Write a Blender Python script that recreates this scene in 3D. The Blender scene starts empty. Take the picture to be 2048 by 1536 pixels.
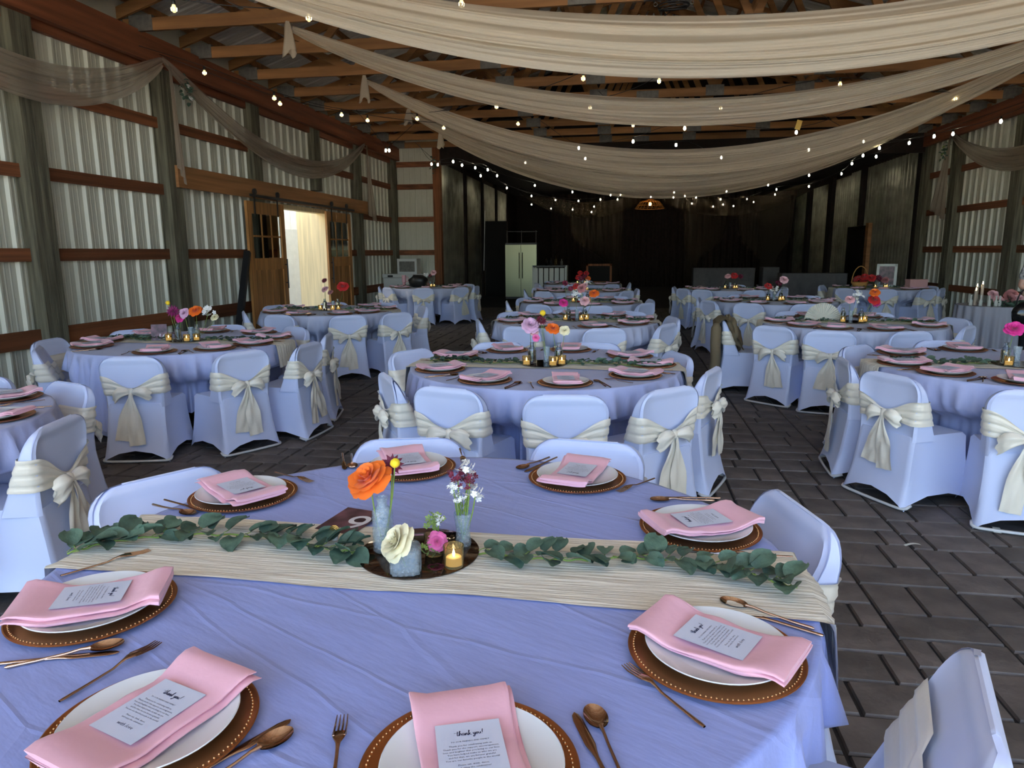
import bpy, math, random
from mathutils import Vector, Matrix, noise, Euler
S = bpy.context.scene
COL = S.collection
PI = math.pi
rnd = random.Random(7)
sin, cos, rad = math.sin, math.cos, math.radians

# ------------------------------------------------------------------ camera
FPX = 1400.0
cam_d = bpy.data.cameras.new('camera')
cam_d.sensor_fit = 'HORIZONTAL'
cam_d.sensor_width = 36.0
cam_d.lens = 36.0 * FPX / 2048.0
cam_d.clip_start = 0.02
cam_d.clip_end = 200
cam = bpy.data.objects.new('camera', cam_d)
COL.objects.link(cam)
CAM_H, PITCH, YAW, ROLL = 1.52, math.atan(264 / FPX), rad(9.05), rad(0.35)
cam.matrix_world = (Matrix.Translation((0, 0, CAM_H)) @ Matrix.Rotation(YAW, 4, 'Z')
                    @ Matrix.Rotation(PI / 2 - PITCH, 4, 'X') @ Matrix.Rotation(-ROLL, 4, 'Z'))
S.camera = cam

# ------------------------------------------------------------------ world, sun, exposure
W = bpy.data.worlds.new('world')
S.world = W
W.use_nodes = True
wn = W.node_tree.nodes
wn.clear()
wo = wn.new('ShaderNodeOutputWorld')
wb = wn.new('ShaderNodeBackground')
sk = wn.new('ShaderNodeTexSky')
sk.sky_type = 'NISHITA'
sk.sun_disc = False
sk.sun_elevation = rad(48)
sk.sun_rotation = rad(40)
sk.air_density = 1.0
sk.dust_density = 1.6
sk.ozone_density = 1.0
wb.inputs['Strength'].default_value = 0.25
W.node_tree.links.new(sk.outputs[0], wb.inputs[0])
W.node_tree.links.new(wb.outputs[0], wo.inputs[0])
sun_d = bpy.data.lights.new('sun', 'SUN')
sun_d.energy = 7.0
sun_d.angle = rad(0.6)
sun_d.color = (1.0, 0.93, 0.82)
sun = bpy.data.objects.new('sun', sun_d)
COL.objects.link(sun)
sun.rotation_euler = Vector((-0.62, 0.10, -0.76)).to_track_quat('-Z', 'Y').to_euler()

def portal(name, loc, rot, sx, sy):
    d = bpy.data.lights.new(name, 'AREA')
    d.shape = 'RECTANGLE'
    d.size, d.size_y = sx, sy
    d.cycles.is_portal = True
    o = bpy.data.objects.new(name, d)
    COL.objects.link(o)
    o.location = loc
    o.rotation_euler = rot
portal('daylight_portal_front', (0.5, -4.5, 2.3), (rad(90), 0, 0), 13.8, 4.6)
portal('daylight_portal_door', (-6.6, 13.4, 1.2), (0, rad(-90), 0), 2.4, 2.2)

S.view_settings.view_transform = 'Standard'
S.view_settings.look = 'None'
S.view_settings.gamma = 1.0
S.view_settings.exposure = 2.2
S.view_settings.use_curve_mapping = False
S.cycles.max_bounces = 6
S.cycles.diffuse_bounces = 4
S.cycles.use_adaptive_sampling = True
S.cycles.adaptive_threshold = 0.035
S.cycles.blur_glossy = 1.0
S.cycles.glossy_bounces = 3
S.cycles.transmission_bounces = 5
S.cycles.transparent_max_bounces = 8
S.cycles.caustics_reflective = False
S.cycles.caustics_refractive = False
S.cycles.sample_clamp_indirect = 3.0

# ------------------------------------------------------------------ materials
MATS = {}

def mat(name, col, rough=0.6, metal=0.0, var=0.0, vscale=8.0, stretch=(1, 1, 1), bump=0.0, bscale=30.0, sheen=0.0,
        trans=0.0, alpha=1.0, emit=None, estr=0.0, col2=None, rand=0.0, ior=1.45, spec=0.5, sss=0.0, coat=0.0, detail=4.0):
    if name in MATS:
        return MATS[name]
    m = bpy.data.materials.new(name)
    m.use_nodes = True
    nt = m.node_tree
    p = nt.nodes['Principled BSDF']
    I = p.inputs
    I['Base Color'].default_value = (*col, 1)
    I['Roughness'].default_value = rough
    I['Metallic'].default_value = metal
    I['Transmission Weight'].default_value = trans
    I['Alpha'].default_value = alpha
    I['IOR'].default_value = ior
    I['Specular IOR Level'].default_value = spec
    I['Coat Weight'].default_value = coat
    if sheen:
        I['Sheen Weight'].default_value = sheen
        I['Sheen Roughness'].default_value = 0.4
    if emit:
        I['Emission Color'].default_value = (*emit, 1)
        I['Emission Strength'].default_value = estr
    if var or bump or rand or col2:
        tc = nt.nodes.new('ShaderNodeTexCoord')
        mp = nt.nodes.new('ShaderNodeMapping')
        mp.inputs['Scale'].default_value = stretch
        nt.links.new(tc.outputs['Object'], mp.inputs['Vector'])
        if var or col2 or rand:
            nz = nt.nodes.new('ShaderNodeTexNoise')
            nz.inputs['Scale'].default_value = vscale
            nz.inputs['Detail'].default_value = detail
            nt.links.new(mp.outputs[0], nz.inputs['Vector'])
            rp = nt.nodes.new('ShaderNodeValToRGB')
            rp.color_ramp.elements[0].position = 0.3
            rp.color_ramp.elements[1].position = 0.7
            a = [max(0, c * (1 - var)) for c in col]
            b = list(col2) if col2 else [min(1, c * (1 + var)) for c in col]
            rp.color_ramp.elements[0].color = (*a, 1)
            rp.color_ramp.elements[1].color = (*b, 1)
            nt.links.new(nz.outputs['Fac'], rp.inputs['Fac'])
            out = rp.outputs['Color']
            if rand:
                oi = nt.nodes.new('ShaderNodeObjectInfo')
                mr = nt.nodes.new('ShaderNodeMapRange')
                mr.inputs['To Min'].default_value = 1 - rand
                mr.inputs['To Max'].default_value = 1 + rand
                nt.links.new(oi.outputs['Random'], mr.inputs['Value'])
                mx = nt.nodes.new('ShaderNodeVectorMath')
                mx.operation = 'SCALE'
                nt.links.new(out, mx.inputs[0])
                nt.links.new(mr.outputs[0], mx.inputs['Scale'])
                out = mx.outputs[0]
            nt.links.new(out, I['Base Color'])
        if bump:
            nb = nt.nodes.new('ShaderNodeTexNoise')
            nb.inputs['Scale'].default_value = bscale
            nb.inputs['Detail'].default_value = 4
            nt.links.new(mp.outputs[0], nb.inputs['Vector'])
            bp = nt.nodes.new('ShaderNodeBump')
            bp.inputs['Strength'].default_value = bump
            bp.inputs['Distance'].default_value = 0.01
            nt.links.new(nb.outputs['Fac'], bp.inputs['Height'])
            nt.links.new(bp.outputs['Normal'], I['Normal'])
    MATS[name] = m
    return m

def sheer(name, col, clear=0.35):
    if name in MATS:
        return MATS[name]
    m = bpy.data.materials.new(name)
    m.use_nodes = True
    nt = m.node_tree
    nt.nodes.clear()
    o = nt.nodes.new('ShaderNodeOutputMaterial')
    d = nt.nodes.new('ShaderNodeBsdfDiffuse')
    t = nt.nodes.new('ShaderNodeBsdfTranslucent')
    c = nt.nodes.new('ShaderNodeBsdfTransparent')
    d.inputs[0].default_value = (*col, 1)
    t.inputs[0].default_value = (*col, 1)
    a = nt.nodes.new('ShaderNodeMixShader')
    a.inputs[0].default_value = 0.35
    b = nt.nodes.new('ShaderNodeMixShader')
    b.inputs[0].default_value = clear
    nt.links.new(d.outputs[0], a.inputs[1])
    nt.links.new(t.outputs[0], a.inputs[2])
    nt.links.new(a.outputs[0], b.inputs[1])
    nt.links.new(c.outputs[0], b.inputs[2])
    nt.links.new(b.outputs[0], o.inputs[0])
    MATS[name] = m
    return m

def pressed_glass(name):
    m = bpy.data.materials.new(name)
    m.use_nodes = True
    nt = m.node_tree
    p = nt.nodes['Principled BSDF']
    p.inputs['Base Color'].default_value = (0.58, 0.64, 0.68, 1)
    p.inputs['Roughness'].default_value = 0.08
    p.inputs['Specular IOR Level'].default_value = 1.0
    tc = nt.nodes.new('ShaderNodeTexCoord')
    vo = nt.nodes.new('ShaderNodeTexVoronoi')
    vo.inputs['Scale'].default_value = 130
    nt.links.new(tc.outputs['Object'], vo.inputs['Vector'])
    bp = nt.nodes.new('ShaderNodeBump')
    bp.inputs['Strength'].default_value = 0.5
    bp.inputs['Distance'].default_value = 0.003
    nt.links.new(vo.outputs['Distance'], bp.inputs['Height'])
    nt.links.new(bp.outputs['Normal'], p.inputs['Normal'])
    t = nt.nodes.new('ShaderNodeBsdfTransparent')
    t.inputs[0].default_value = (0.90, 0.95, 0.97, 1)
    mr = nt.nodes.new('ShaderNodeMapRange')
    mr.inputs['To Min'].default_value = 0.58
    mr.inputs['To Max'].default_value = 0.86
    nt.links.new(vo.outputs['Distance'], mr.inputs['Value'])
    mx = nt.nodes.new('ShaderNodeMixShader')
    nt.links.new(mr.outputs[0], mx.inputs[0])
    nt.links.new(p.outputs[0], mx.inputs[1])
    nt.links.new(t.outputs[0], mx.inputs[2])
    nt.links.new(mx.outputs[0], nt.nodes['Material Output'].inputs[0])
    MATS[name] = m
    return m

def cloth_mat(name, col, fold=0.30, strength=0.35):
    """Linen with sharp press-fold lines and soft wrinkles as fine relief."""
    m = bpy.data.materials.new(name)
    m.use_nodes = True
    nt = m.node_tree
    p = nt.nodes['Principled BSDF']
    p.inputs['Base Color'].default_value = (*col, 1)
    p.inputs['Roughness'].default_value = 0.72
    p.inputs['Sheen Weight'].default_value = 0.15
    tc = nt.nodes.new('ShaderNodeTexCoord')
    mp = nt.nodes.new('ShaderNodeMapping')
    mp.inputs['Rotation'].default_value = (0, 0, rad(27))
    nt.links.new(tc.outputs['Object'], mp.inputs['Vector'])
    vo = nt.nodes.new('ShaderNodeTexVoronoi')
    vo.feature = 'DISTANCE_TO_EDGE'
    vo.inputs['Scale'].default_value = 3.2
    dz = nt.nodes.new('ShaderNodeTexNoise')
    dz.inputs['Scale'].default_value = 3.0
    nt.links.new(mp.outputs[0], dz.inputs['Vector'])
    mpx = nt.nodes.new('ShaderNodeMapping')
    mpx.inputs['Scale'].default_value = (0.45, 1.7, 1)
    nt.links.new(mp.outputs[0], mpx.inputs['Vector'])
    ad = nt.nodes.new('ShaderNodeMix')
    ad.data_type = 'VECTOR'
    ad.inputs['Factor'].default_value = 0.08
    nt.links.new(mpx.outputs[0], ad.inputs[4])
    nt.links.new(dz.outputs['Color'], ad.inputs[5])
    nt.links.new(ad.outputs[1], vo.inputs['Vector'])
    mr = nt.nodes.new('ShaderNodeMapRange')
    mr.inputs['From Min'].default_value = 0.0
    mr.inputs['From Max'].default_value = 0.035
    mr.inputs['To Min'].default_value = 1.0
    mr.inputs['To Max'].default_value = 0.0
    nt.links.new(vo.outputs['Distance'], mr.inputs['Value'])
    n2 = nt.nodes.new('ShaderNodeTexNoise')
    n2.inputs['Scale'].default_value = 7.0
    n2.inputs['Detail'].default_value = 5
    nt.links.new(mpx.outputs[0], n2.inputs['Vector'])
    ma = nt.nodes.new('ShaderNodeMath')
    ma.operation = 'MULTIPLY_ADD'
    ma.inputs[1].default_value = fold
    nt.links.new(mr.outputs[0], ma.inputs[0])
    nt.links.new(n2.outputs['Fac'], ma.inputs[2])
    bp = nt.nodes.new('ShaderNodeBump')
    bp.inputs['Strength'].default_value = strength
    bp.inputs['Distance'].default_value = 0.02
    nt.links.new(ma.outputs[0], bp.inputs['Height'])
    nt.links.new(bp.outputs['Normal'], p.inputs['Normal'])
    MATS[name] = m
    return m

mat('joint', (0.020, 0.018, 0.017), 0.9, var=0.3, vscale=4)
mat('paver', (0.130, 0.110, 0.098), 0.72, var=0.35, vscale=5, bump=0.5, bscale=25, rand=0.16)
mat('siding', (0.60, 0.60, 0.50), 0.34, metal=0.0, var=0.05, vscale=1.2, spec=0.6)
mat('roof_metal', (0.80, 0.78, 0.72), 0.5, metal=0.1, var=0.15, vscale=1.5)
mat('galvanized', (0.38, 0.37, 0.31), 0.40, metal=0.85, var=0.3, vscale=2)
mat('girt_wood', (0.20, 0.070, 0.028), 0.7, var=0.45, vscale=3, stretch=(1, 0.12, 6), bump=0.3, bscale=20, rand=0.35)
mat('header_wood', (0.23, 0.075, 0.032), 0.68, var=0.4, vscale=2.5, stretch=(1, 0.2, 4), bump=0.2, bscale=20)
mat('truss_wood', (0.33, 0.155, 0.055), 0.7, var=0.35, vscale=3, stretch=(0.25, 3, 3), bump=0.2, bscale=20, rand=0.2)
mat('post_wood', (0.135, 0.125, 0.085), 0.85, var=0.5, vscale=6, stretch=(4, 4, 0.25), bump=0.6, bscale=14)
mat('corner_wood', (0.24, 0.085, 0.030), 0.75, var=0.35, vscale=6, stretch=(4, 4, 0.2))
mat('door_wood', (0.42, 0.195, 0.058), 0.55, var=0.35, vscale=4, stretch=(5, 5, 0.3), rand=0.22)
mat('track_wood', (0.36, 0.165, 0.060), 0.65, var=0.3, vscale=3, stretch=(1, 0.2, 5))
mat('black_steel', (0.012, 0.012, 0.013), 0.45)
mat('white_plank', (0.66, 0.63, 0.54), 0.7, var=0.05)
mat('raw_timber', (0.80, 0.64, 0.36), 0.7, var=0.15, vscale=5, stretch=(4, 4, 0.2))
mat('gravel', (0.55, 0.50, 0.42), 0.95, var=0.25, vscale=6)
mat('plate_steel', (0.17, 0.16, 0.14), 0.55, metal=0.5, var=0.2, vscale=20)
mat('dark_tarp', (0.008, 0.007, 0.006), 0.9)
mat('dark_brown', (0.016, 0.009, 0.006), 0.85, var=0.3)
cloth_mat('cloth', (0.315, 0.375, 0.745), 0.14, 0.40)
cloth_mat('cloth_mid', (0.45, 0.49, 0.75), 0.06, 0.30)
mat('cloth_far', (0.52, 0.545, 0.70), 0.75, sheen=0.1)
mat('spandex', (0.62, 0.675, 0.90), 0.55, sheen=0.2)
mat('satin', (0.84, 0.77, 0.64), 0.30, sheen=0.3, bump=0.15, bscale=18, stretch=(1, 1, 3))
mat('frame_white', (0.66, 0.66, 0.66), 0.4)
mat('charger', (0.56, 0.225, 0.085), 0.34, metal=0.9, var=0.1, vscale=3)
mat('bead', (0.62, 0.34, 0.15), 0.25, metal=0.9)
mat('porcelain', (0.78, 0.80, 0.80), 0.18, coat=0.3)
mat('napkin', (0.86, 0.47, 0.56), 0.75, sheen=0.3, bump=0.25, bscale=14)
mat('card', (0.66, 0.70, 0.84), 0.6)
mat('ink', (0.035, 0.04, 0.09), 0.7)
mat('cutlery', (0.60, 0.42, 0.32), 0.12, metal=1.0)
mat('runner', (0.76, 0.71, 0.60), 0.9, var=0.14, vscale=14, stretch=(0.5, 9, 1), bump=0.5, bscale=16)
mat('tray_mirror', (0.13, 0.085, 0.06), 0.06, metal=0.9)
mat('glass', (0.86, 0.93, 0.95), 0.04, trans=1.0, ior=1.45)
pressed_glass('glass_cut')
mat('amber_glass', (0.92, 0.70, 0.34), 0.08, trans=0.9, ior=1.3)
mat('gold', (0.75, 0.48, 0.14), 0.25, metal=1.0)
mat('wax', (0.90, 0.82, 0.58), 0.5, emit=(1.0, 0.78, 0.40), estr=0.12)
mat('flame', (1, 0.8, 0.4), 0.5, emit=(1.0, 0.82, 0.50), estr=10)
mat('eucalyptus', (0.085, 0.150, 0.105), 0.55, var=0.45, vscale=30, rand=0.3, bump=0.25, bscale=60)
mat('stem', (0.20, 0.30, 0.06), 0.6)
mat('bulb', (0.6, 0.5, 0.3), 0.1, emit=(1.0, 0.74, 0.33), estr=0.30)
mat('filament', (1, 0.9, 0.7), 0.3, emit=(1.0, 0.85, 0.55), estr=6.0)
mat('bulb_far', (1, 0.9, 0.7), 0.2, emit=(1.0, 0.90, 0.66), estr=14.0)
mat('black_plastic', (0.012, 0.012, 0.012), 0.4)
mat('black_gloss', (0.008, 0.008, 0.009), 0.08)
sheer('sheer_cream', (0.74, 0.64, 0.50), 0.16)
sheer('sheer_wall', (0.52, 0.43, 0.34), 0.36)
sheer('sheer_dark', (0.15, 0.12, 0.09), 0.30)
FLOWER = dict(orange=(0.90, 0.17, 0.015), burgundy=(0.16, 0.010, 0.035), yellow=(0.90, 0.62, 0.02), cream=(0.86, 0.78, 0.52),
              pink=(0.88, 0.17, 0.42), blush=(0.85, 0.50, 0.52), white=(0.85, 0.85, 0.82), magenta=(0.75, 0.04, 0.30),
              lilac=(0.72, 0.44, 0.62), red=(0.62, 0.03, 0.03), green=(0.28, 0.40, 0.09), plum=(0.22, 0.015, 0.10), dusty=(0.50, 0.20, 0.20))
for k_ in ('wax', 'flame', 'bulb', 'bulb_far', 'filament'):
    MATS[k_].cycles.emission_sampling = 'NONE'
for k_, c_ in FLOWER.items():
    mat('petal_' + k_, c_, 0.6, var=0.18, vscale=18, sheen=0.2)

# ------------------------------------------------------------------ mesh helpers
class MB:
    def __init__(s):
        s.v, s.f = [], []

    def add(s, vs, fs, M=None):
        n = len(s.v)
        s.v += [tuple(M @ Vector(p)) for p in vs] if M is not None else [tuple(p) for p in vs]
        s.f += [tuple(i + n for i in f) for f in fs]
        return s

    def box(s, a, b, M=None):
        (x0, y0, z0), (x1, y1, z1) = a, b
        return s.add([(x0, y0, z0), (x1, y0, z0), (x1, y1, z0), (x0, y1, z0), (x0, y0, z1), (x1, y0, z1), (x1, y1, z1), (x0, y1, z1)],
                     [(0, 3, 2, 1), (4, 5, 6, 7), (0, 1, 5, 4), (1, 2, 6, 5), (2, 3, 7, 6), (3, 0, 4, 7)], M)

    def bar(s, p, q, w, h, up=(0, 0, 1)):
        p, q = Vector(p), Vector(q)
        d = (q - p).normalized()
        sd = d.cross(Vector(up)).normalized()
        u = sd.cross(d)
        vs = [e + sd * (w / 2 * i) + u * (h / 2 * j) for e in (p, q) for i, j in ((-1, -1), (1, -1), (1, 1), (-1, 1))]
        return s.add(vs, [(0, 1, 2, 3), (7, 6, 5, 4), (0, 4, 5, 1), (1, 5, 6, 2), (2, 6, 7, 3), (3, 7, 4, 0)])

    def grid(s, fn, nu, nv, closeu=False, flip=False):
        n = len(s.v)
        for i in range(nu):
            for j in range(nv):
                s.v.append(tuple(fn(i / (nu if closeu else nu - 1), j / (nv - 1))))
        for i in range(nu if closeu else nu - 1):
            for j in range(nv - 1):
                k = (i + 1) % nu
                q = (n + i * nv + j, n + k * nv + j, n + k * nv + j + 1, n + i * nv + j + 1)
                s.f.append(q[::-1] if flip else q)
        return s

    def lathe(s, prof, n=24, c=(0, 0, 0)):
        b = len(s.v)
        for r, z in prof:
            for i in range(n):
                a = 2 * PI * i / n
                s.v.append((c[0] + r * cos(a), c[1] + r * sin(a), c[2] + z))
        for k in range(len(prof) - 1):
            for i in range(n):
                j = (i + 1) % n
                s.f.append((b + k * n + i, b + k * n + j, b + (k + 1) * n + j, b + (k + 1) * n + i))
        if prof[0][0] > 1e-6:
            s.f.append(tuple(b + i for i in range(n))[::-1])
        if prof[-1][0] > 1e-6:
            s.f.append(tuple(b + (len(prof) - 1) * n + i for i in range(n)))
        return s

    def tube(s, pts, r, n=8):
        pts = [Vector(p) for p in pts]
        rs = r if isinstance(r, (list, tuple)) else [r] * len(pts)
        b = len(s.v)
        pu = None
        for i, p in enumerate(pts):
            d = (pts[min(i + 1, len(pts) - 1)] - pts[max(i - 1, 0)])
            d = d.normalized() if d.length > 1e-9 else Vector((0, 0, 1))
            ref = Vector((0, 0, 1)) if abs(d.z) < 0.9 else Vector((1, 0, 0))
            u = d.cross(ref).normalized() if pu is None else (pu - d * pu.dot(d)).normalized()
            pu = u
            w = d.cross(u)
            for k in range(n):
                a = 2 * PI * k / n
                s.v.append(tuple(p + (u * cos(a) + w * sin(a)) * rs[i]))
        for i in range(len(pts) - 1):
            for k in range(n):
                j = (k + 1) % n
                s.f.append((b + i * n + k, b + i * n + j, b + (i + 1) * n + j, b + (i + 1) * n + k))
        s.f.append(tuple(b + k for k in range(n))[::-1])
        s.f.append(tuple(b + (len(pts) - 1) * n + k for k in range(n)))
        return s

    def ball(s, c, r, nu=10, nv=7, sq=(1, 1, 1), bumpy=0.0):
        def f(u, v):
            th, ph = 2 * PI * u, PI * v
            q = Vector((sin(ph) * cos(th), sin(ph) * sin(th), cos(ph)))
            k = 1 + bumpy * noise.noise(q * 6)
            return (c[0] + q.x * r * sq[0] * k, c[1] + q.y * r * sq[1] * k, c[2] + q.z * r * sq[2] * k)
        return s.grid(f, nu, nv, closeu=True, flip=True)

    def mesh(s, name, m, smooth=False):
        me = bpy.data.meshes.new(name)
        me.from_pydata(s.v, [], s.f)
        me.materials.append(MATS[m])
        if smooth:
            me.polygons.foreach_set('use_smooth', [True] * len(me.polygons))
            if smooth is not True:
                me.set_sharp_from_angle(angle=smooth)
        me.update()
        return me

    def obj(s, name, m, parent=None, smooth=False, loc=None, rot=None):
        return put(name, s.mesh(name, m, smooth), parent, loc, rot)

def put(name, me, parent=None, loc=None, rot=None):
    o = bpy.data.objects.new(name, me)
    COL.objects.link(o)
    if parent is not None:
        o.parent = parent
    if loc is not None:
        o.location = loc
    if rot is not None:
        o.rotation_euler = rot if not isinstance(rot, (int, float)) else (0, 0, rot)
    return o

def tag(o, label=None, cat=None, group=None, kind=None):
    if label:
        o['label'] = label
    if cat:
        o['category'] = cat
    if group:
        o['group'] = group
    if kind:
        o['kind'] = kind
    return o

def thing(name, label, cat, loc=(0, 0, 0), rz=0.0, group=None, kind=None):
    o = put(name, None, None, loc, rz)
    o.empty_display_size = 0.1
    return tag(o, label, cat, group, kind)

def smooth01(a, b, x):
    t = min(1, max(0, (x - a) / (b - a)))
    return t * t * (3 - 2 * t)

def catmull(pts, k=6):
    P = [Vector(p) for p in pts]
    P = [P[0] * 2 - P[1]] + P + [P[-1] * 2 - P[-2]]
    out = []
    for i in range(1, len(P) - 2):
        for j in range(k):
            t = j / k
            a, b, c, d = P[i - 1:i + 3]
            out.append(0.5 * (2 * b + (c - a) * t + (2 * a - 5 * b + 4 * c - d) * t * t + (3 * b - a - 3 * c + d) * t ** 3))
    out.append(P[-2])
    return out

# ------------------------------------------------------------------ floor: stamped stone paving
XL, XR, YF, YB = -6.4, 7.4, -4.5, 19.25
fb = MB().box((XL - 0.1, YF, -0.2), (XR + 0.1, 36, -0.012))
floor = fb.obj('floor', 'joint')
tag(floor, 'dark grey stamped stone paving across the barn floor', 'floor', kind='structure')
outer = MB().add([(-60, -60, -0.2), (60, -60, -0.2), (60, YF, -0.2), (-60, YF, -0.2), (-60, YF, -0.2), (XL - 0.15, YF, -0.2), (XL - 0.15, 60, -0.2), (-60, 60, -0.2)],
                 [(0, 1, 2, 3), (4, 5, 6, 7)]).obj('ground', 'gravel')
tag(outer, 'pale gravel yard outside the barn', 'ground', kind='structure')
pav_cache = {}
def paver_mesh(w, d):
    k = (round(w, 3), round(d, 3))
    if k not in pav_cache:
        g, b = 0.006, 0.005
        x0, x1, y0, y1 = g - w / 2, w / 2 - g, g - d / 2, d / 2 - g
        mb = MB().add([(x0, y0, -0.013), (x1, y0, -0.013), (x1, y1, -0.013), (x0, y1, -0.013),
                       (x0 + b, y0 + b, 0), (x1 - b, y0 + b, 0), (x1 - b, y1 - b, 0), (x0 + b, y1 - b, 0)],
                      [(4, 5, 6, 7), (0, 1, 5, 4), (1, 2, 6, 5), (2, 3, 7, 6), (3, 0, 4, 7)])
        pav_cache[k] = (mb, mb.mesh('paver', 'paver'))
    return pav_cache[k]
cells = []
x = 1.11 - 0.4 * 19
while x < XR:
    y = 0.2 + rnd.choice([0, 0.1, 0.2])
    while y < YB:
        t = rnd.random()
        if t < 0.34:
            cells.append((x + 0.2, y + 0.1, 0.4, 0.2)); y += 0.2
        elif t < 0.62:
            s_ = rnd.choice([0.29, 0.11])
            cells.append((x + s_ / 2, y + 0.1, s_, 0.2)); cells.append((x + s_ + (0.4 - s_) / 2, y + 0.1, 0.4 - s_, 0.2)); y += 0.2
        else:
            s_ = rnd.choice([0.2, 0.17, 0.23])
            cells.append((x + s_ / 2, y + 0.14, s_, 0.28)); cells.append((x + s_ + (0.4 - s_) / 2, y + 0.14, 0.4 - s_, 0.28)); y += 0.28
    x += 0.4
TABLE_AT = dict(front=(-0.48, 1.6), c2=(-0.53, 4.75), c3=(-0.53, 7.95), c4=(-0.65, 10.9), c5=(-0.85, 14.2), c6=(-1.0, 17.2),
                l1=(-3.65, 2.6), l2=(-3.85, 5.7), l3=(-3.95, 9.1), l4=(-4.35, 15.5),
                r1=(2.62, 5.1), r2=(2.42, 8.0), r3=(2.3, 11.4), r4=(2.15, 15.0), r5=(5.15, 15.4))
MC = cam.matrix_world.inverted()
def px(p):
    q = MC @ Vector(p)
    if q.z > -0.05:
        return None
    return 1024 + FPX * q.x / -q.z, 768 - FPX * q.y / -q.z, -q.z
def show(c):
    if any((c[0] - a) ** 2 + (c[1] - b) ** 2 < (1.25 if k != 'front' else 1.6) ** 2 and (k != 'front' or c[0] < 0.7) for k, (a, b) in TABLE_AT.items()):
        return 0
    q = px((c[0], c[1], 0))
    if q is None or not (0 < q[0] < 2048 and 0 < q[1] < 1536):
        return 0
    return c[2] * c[3] / q[2] ** 3
cells = [c for c in cells if XL < c[0] - c[2] / 2 and c[0] + c[2] / 2 < XR + 0.1]
order = sorted(cells, key=show, reverse=True)
for c in order[:300]:
    put('paver', paver_mesh(c[2], c[3])[1], floor, (c[0], c[1], rnd.uniform(-0.0015, 0.0005)))
rest = MB()
for c in order[300:]:
    rest.add(paver_mesh(c[2], c[3])[0].v, paver_mesh(c[2], c[3])[0].f, Matrix.Translation((c[0], c[1], -0.001)))
tag(rest.obj('paving', 'paver', floor), kind='stuff')

# ------------------------------------------------------------------ walls
def rib_panel(w, h, n, depth=0.036, z0=0.0):
    """ribbed steel sheet in local XZ facing +Y"""
    pts = []
    step = w / n
    for i in range(n):
        a = i * step
        pts += [(a, 0), (a + step * 0.20, 0), (a + step * 0.23, 0.004), (a + step * 0.27, 0.004), (a + step * 0.30, 0),
                (a + step * 0.47, 0), (a + step * 0.50, 0.004), (a + step * 0.54, 0.004), (a + step * 0.57, 0),
                (a + step * 0.76, 0), (a + step * 0.83, depth), (a + step * 0.92, depth), (a + step * 0.99, 0)]
    pts.append((w, 0))
    mb = MB()
    for x_, y_ in pts:
        mb.v += [(x_, y_, z0), (x_, y_, z0 + h)]
    for i in range(len(pts) - 1):
        mb.f.append((2 * i, 2 * i + 1, 2 * i + 3, 2 * i + 2)[::-1])
    return mb
def wave_panel(w, h, period=0.23, amp=0.030):
    mb = MB()
    n = int(w / period * 8)
    for i in range(n + 1):
        x_ = w * i / n
        y_ = amp * sin(2 * PI * x_ / period)
        mb.v += [(x_, y_, 0), (x_, y_, h)]
    for i in range(n):
        mb.f.append((2 * i + 1, 2 * i, 2 * i + 2, 2 * i + 3)[::-1])
    return mb
EAVE = 4.32
wl = MB()
for a, b in (((XL - 0.06, YF, 0), (XL - 0.03, 12.3, 4.8)), ((XL - 0.06, 14.5, 0), (XL - 0.03, YB + 0.2, 4.8)), ((XL - 0.06, 12.3, 2.37), (XL - 0.03, 14.5, 4.8))):
    wl.box(a, b)
wall_left = tag(wl.obj('wall_left', 'siding'), 'ribbed pale steel wall with timber posts beside the barn door', 'wall', kind='structure')
panel_me = rib_panel(0.81, 4.35, 3).mesh('siding_panel', 'siding')
panel_hi = rib_panel(0.81, 1.98, 3, z0=2.37).mesh('siding_panel', 'siding')
y = 0.15 - 0.81 * 5
while y < YB - 0.4:
    hole = y + 0.81 > 12.3 and y < 14.5
    put('siding_panel', panel_hi if hole else panel_me, wall_left, (XL, y + 0.81, 0), -PI / 2)
    y += 0.81
def post(parent, x0, x1, y0, y1, z0, z1, m='post_wood'):
    mb = MB().box((x0, y0, z0), (x1, (y0 + y1) / 2 - 0.004, z1)).box((x0 + 0.01, (y0 + y1) / 2 - 0.01, z0), (x1 - 0.008, (y0 + y1) / 2 + 0.01, z1)).box((x0, (y0 + y1) / 2 + 0.004, z0), (x1, y1, z1))
    return mb.obj('post', m, parent)
POSTS_L = [2.1, 4.5, 6.92, 9.3, 11.65, 14.1, 16.4, 19.08]
for i, y in enumerate(POSTS_L):
    post(wall_left, XL, XL + 0.17, y - 0.14, y + 0.14, 2.78 if abs(y - 14.1) < 0.1 else 0, 4.32)
edges = [YF] + POSTS_L
for a, b in zip(edges[:-1], edges[1:]):
    for z in (3.28, 2.40, 1.52, 0.62):
        if z == 2.40 and 9.0 < (a + b) / 2 < 16.5:
            continue
        segs = [(a + 0.14, b - 0.14)]
        if z < 2:
            if b > 12.2 and a < 14.6:
                segs = [(max(a + 0.14, 14.5), b - 0.14)] if a > 12.5 else ([(a + 0.14, 12.3)] if a < 12 else [])
            if 9 < a < 10 :
                segs = [(a + 0.14, b - 0.14)]
        for s0, s1 in segs:
            if s1 - s0 > 0.2:
                hh = 0.095 if z == 0.62 else 0.07
                MB().box((XL + 0.037, s0, z - hh), (XL + 0.07, s1, z + hh)).obj('girt', 'girt_wood', wall_left)
MB().box((XL + 0.17, YF, 3.98), (XL + 0.26, YB - 0.03, 4.32)).obj('header_beam', 'header_wood', wall_left)
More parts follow.
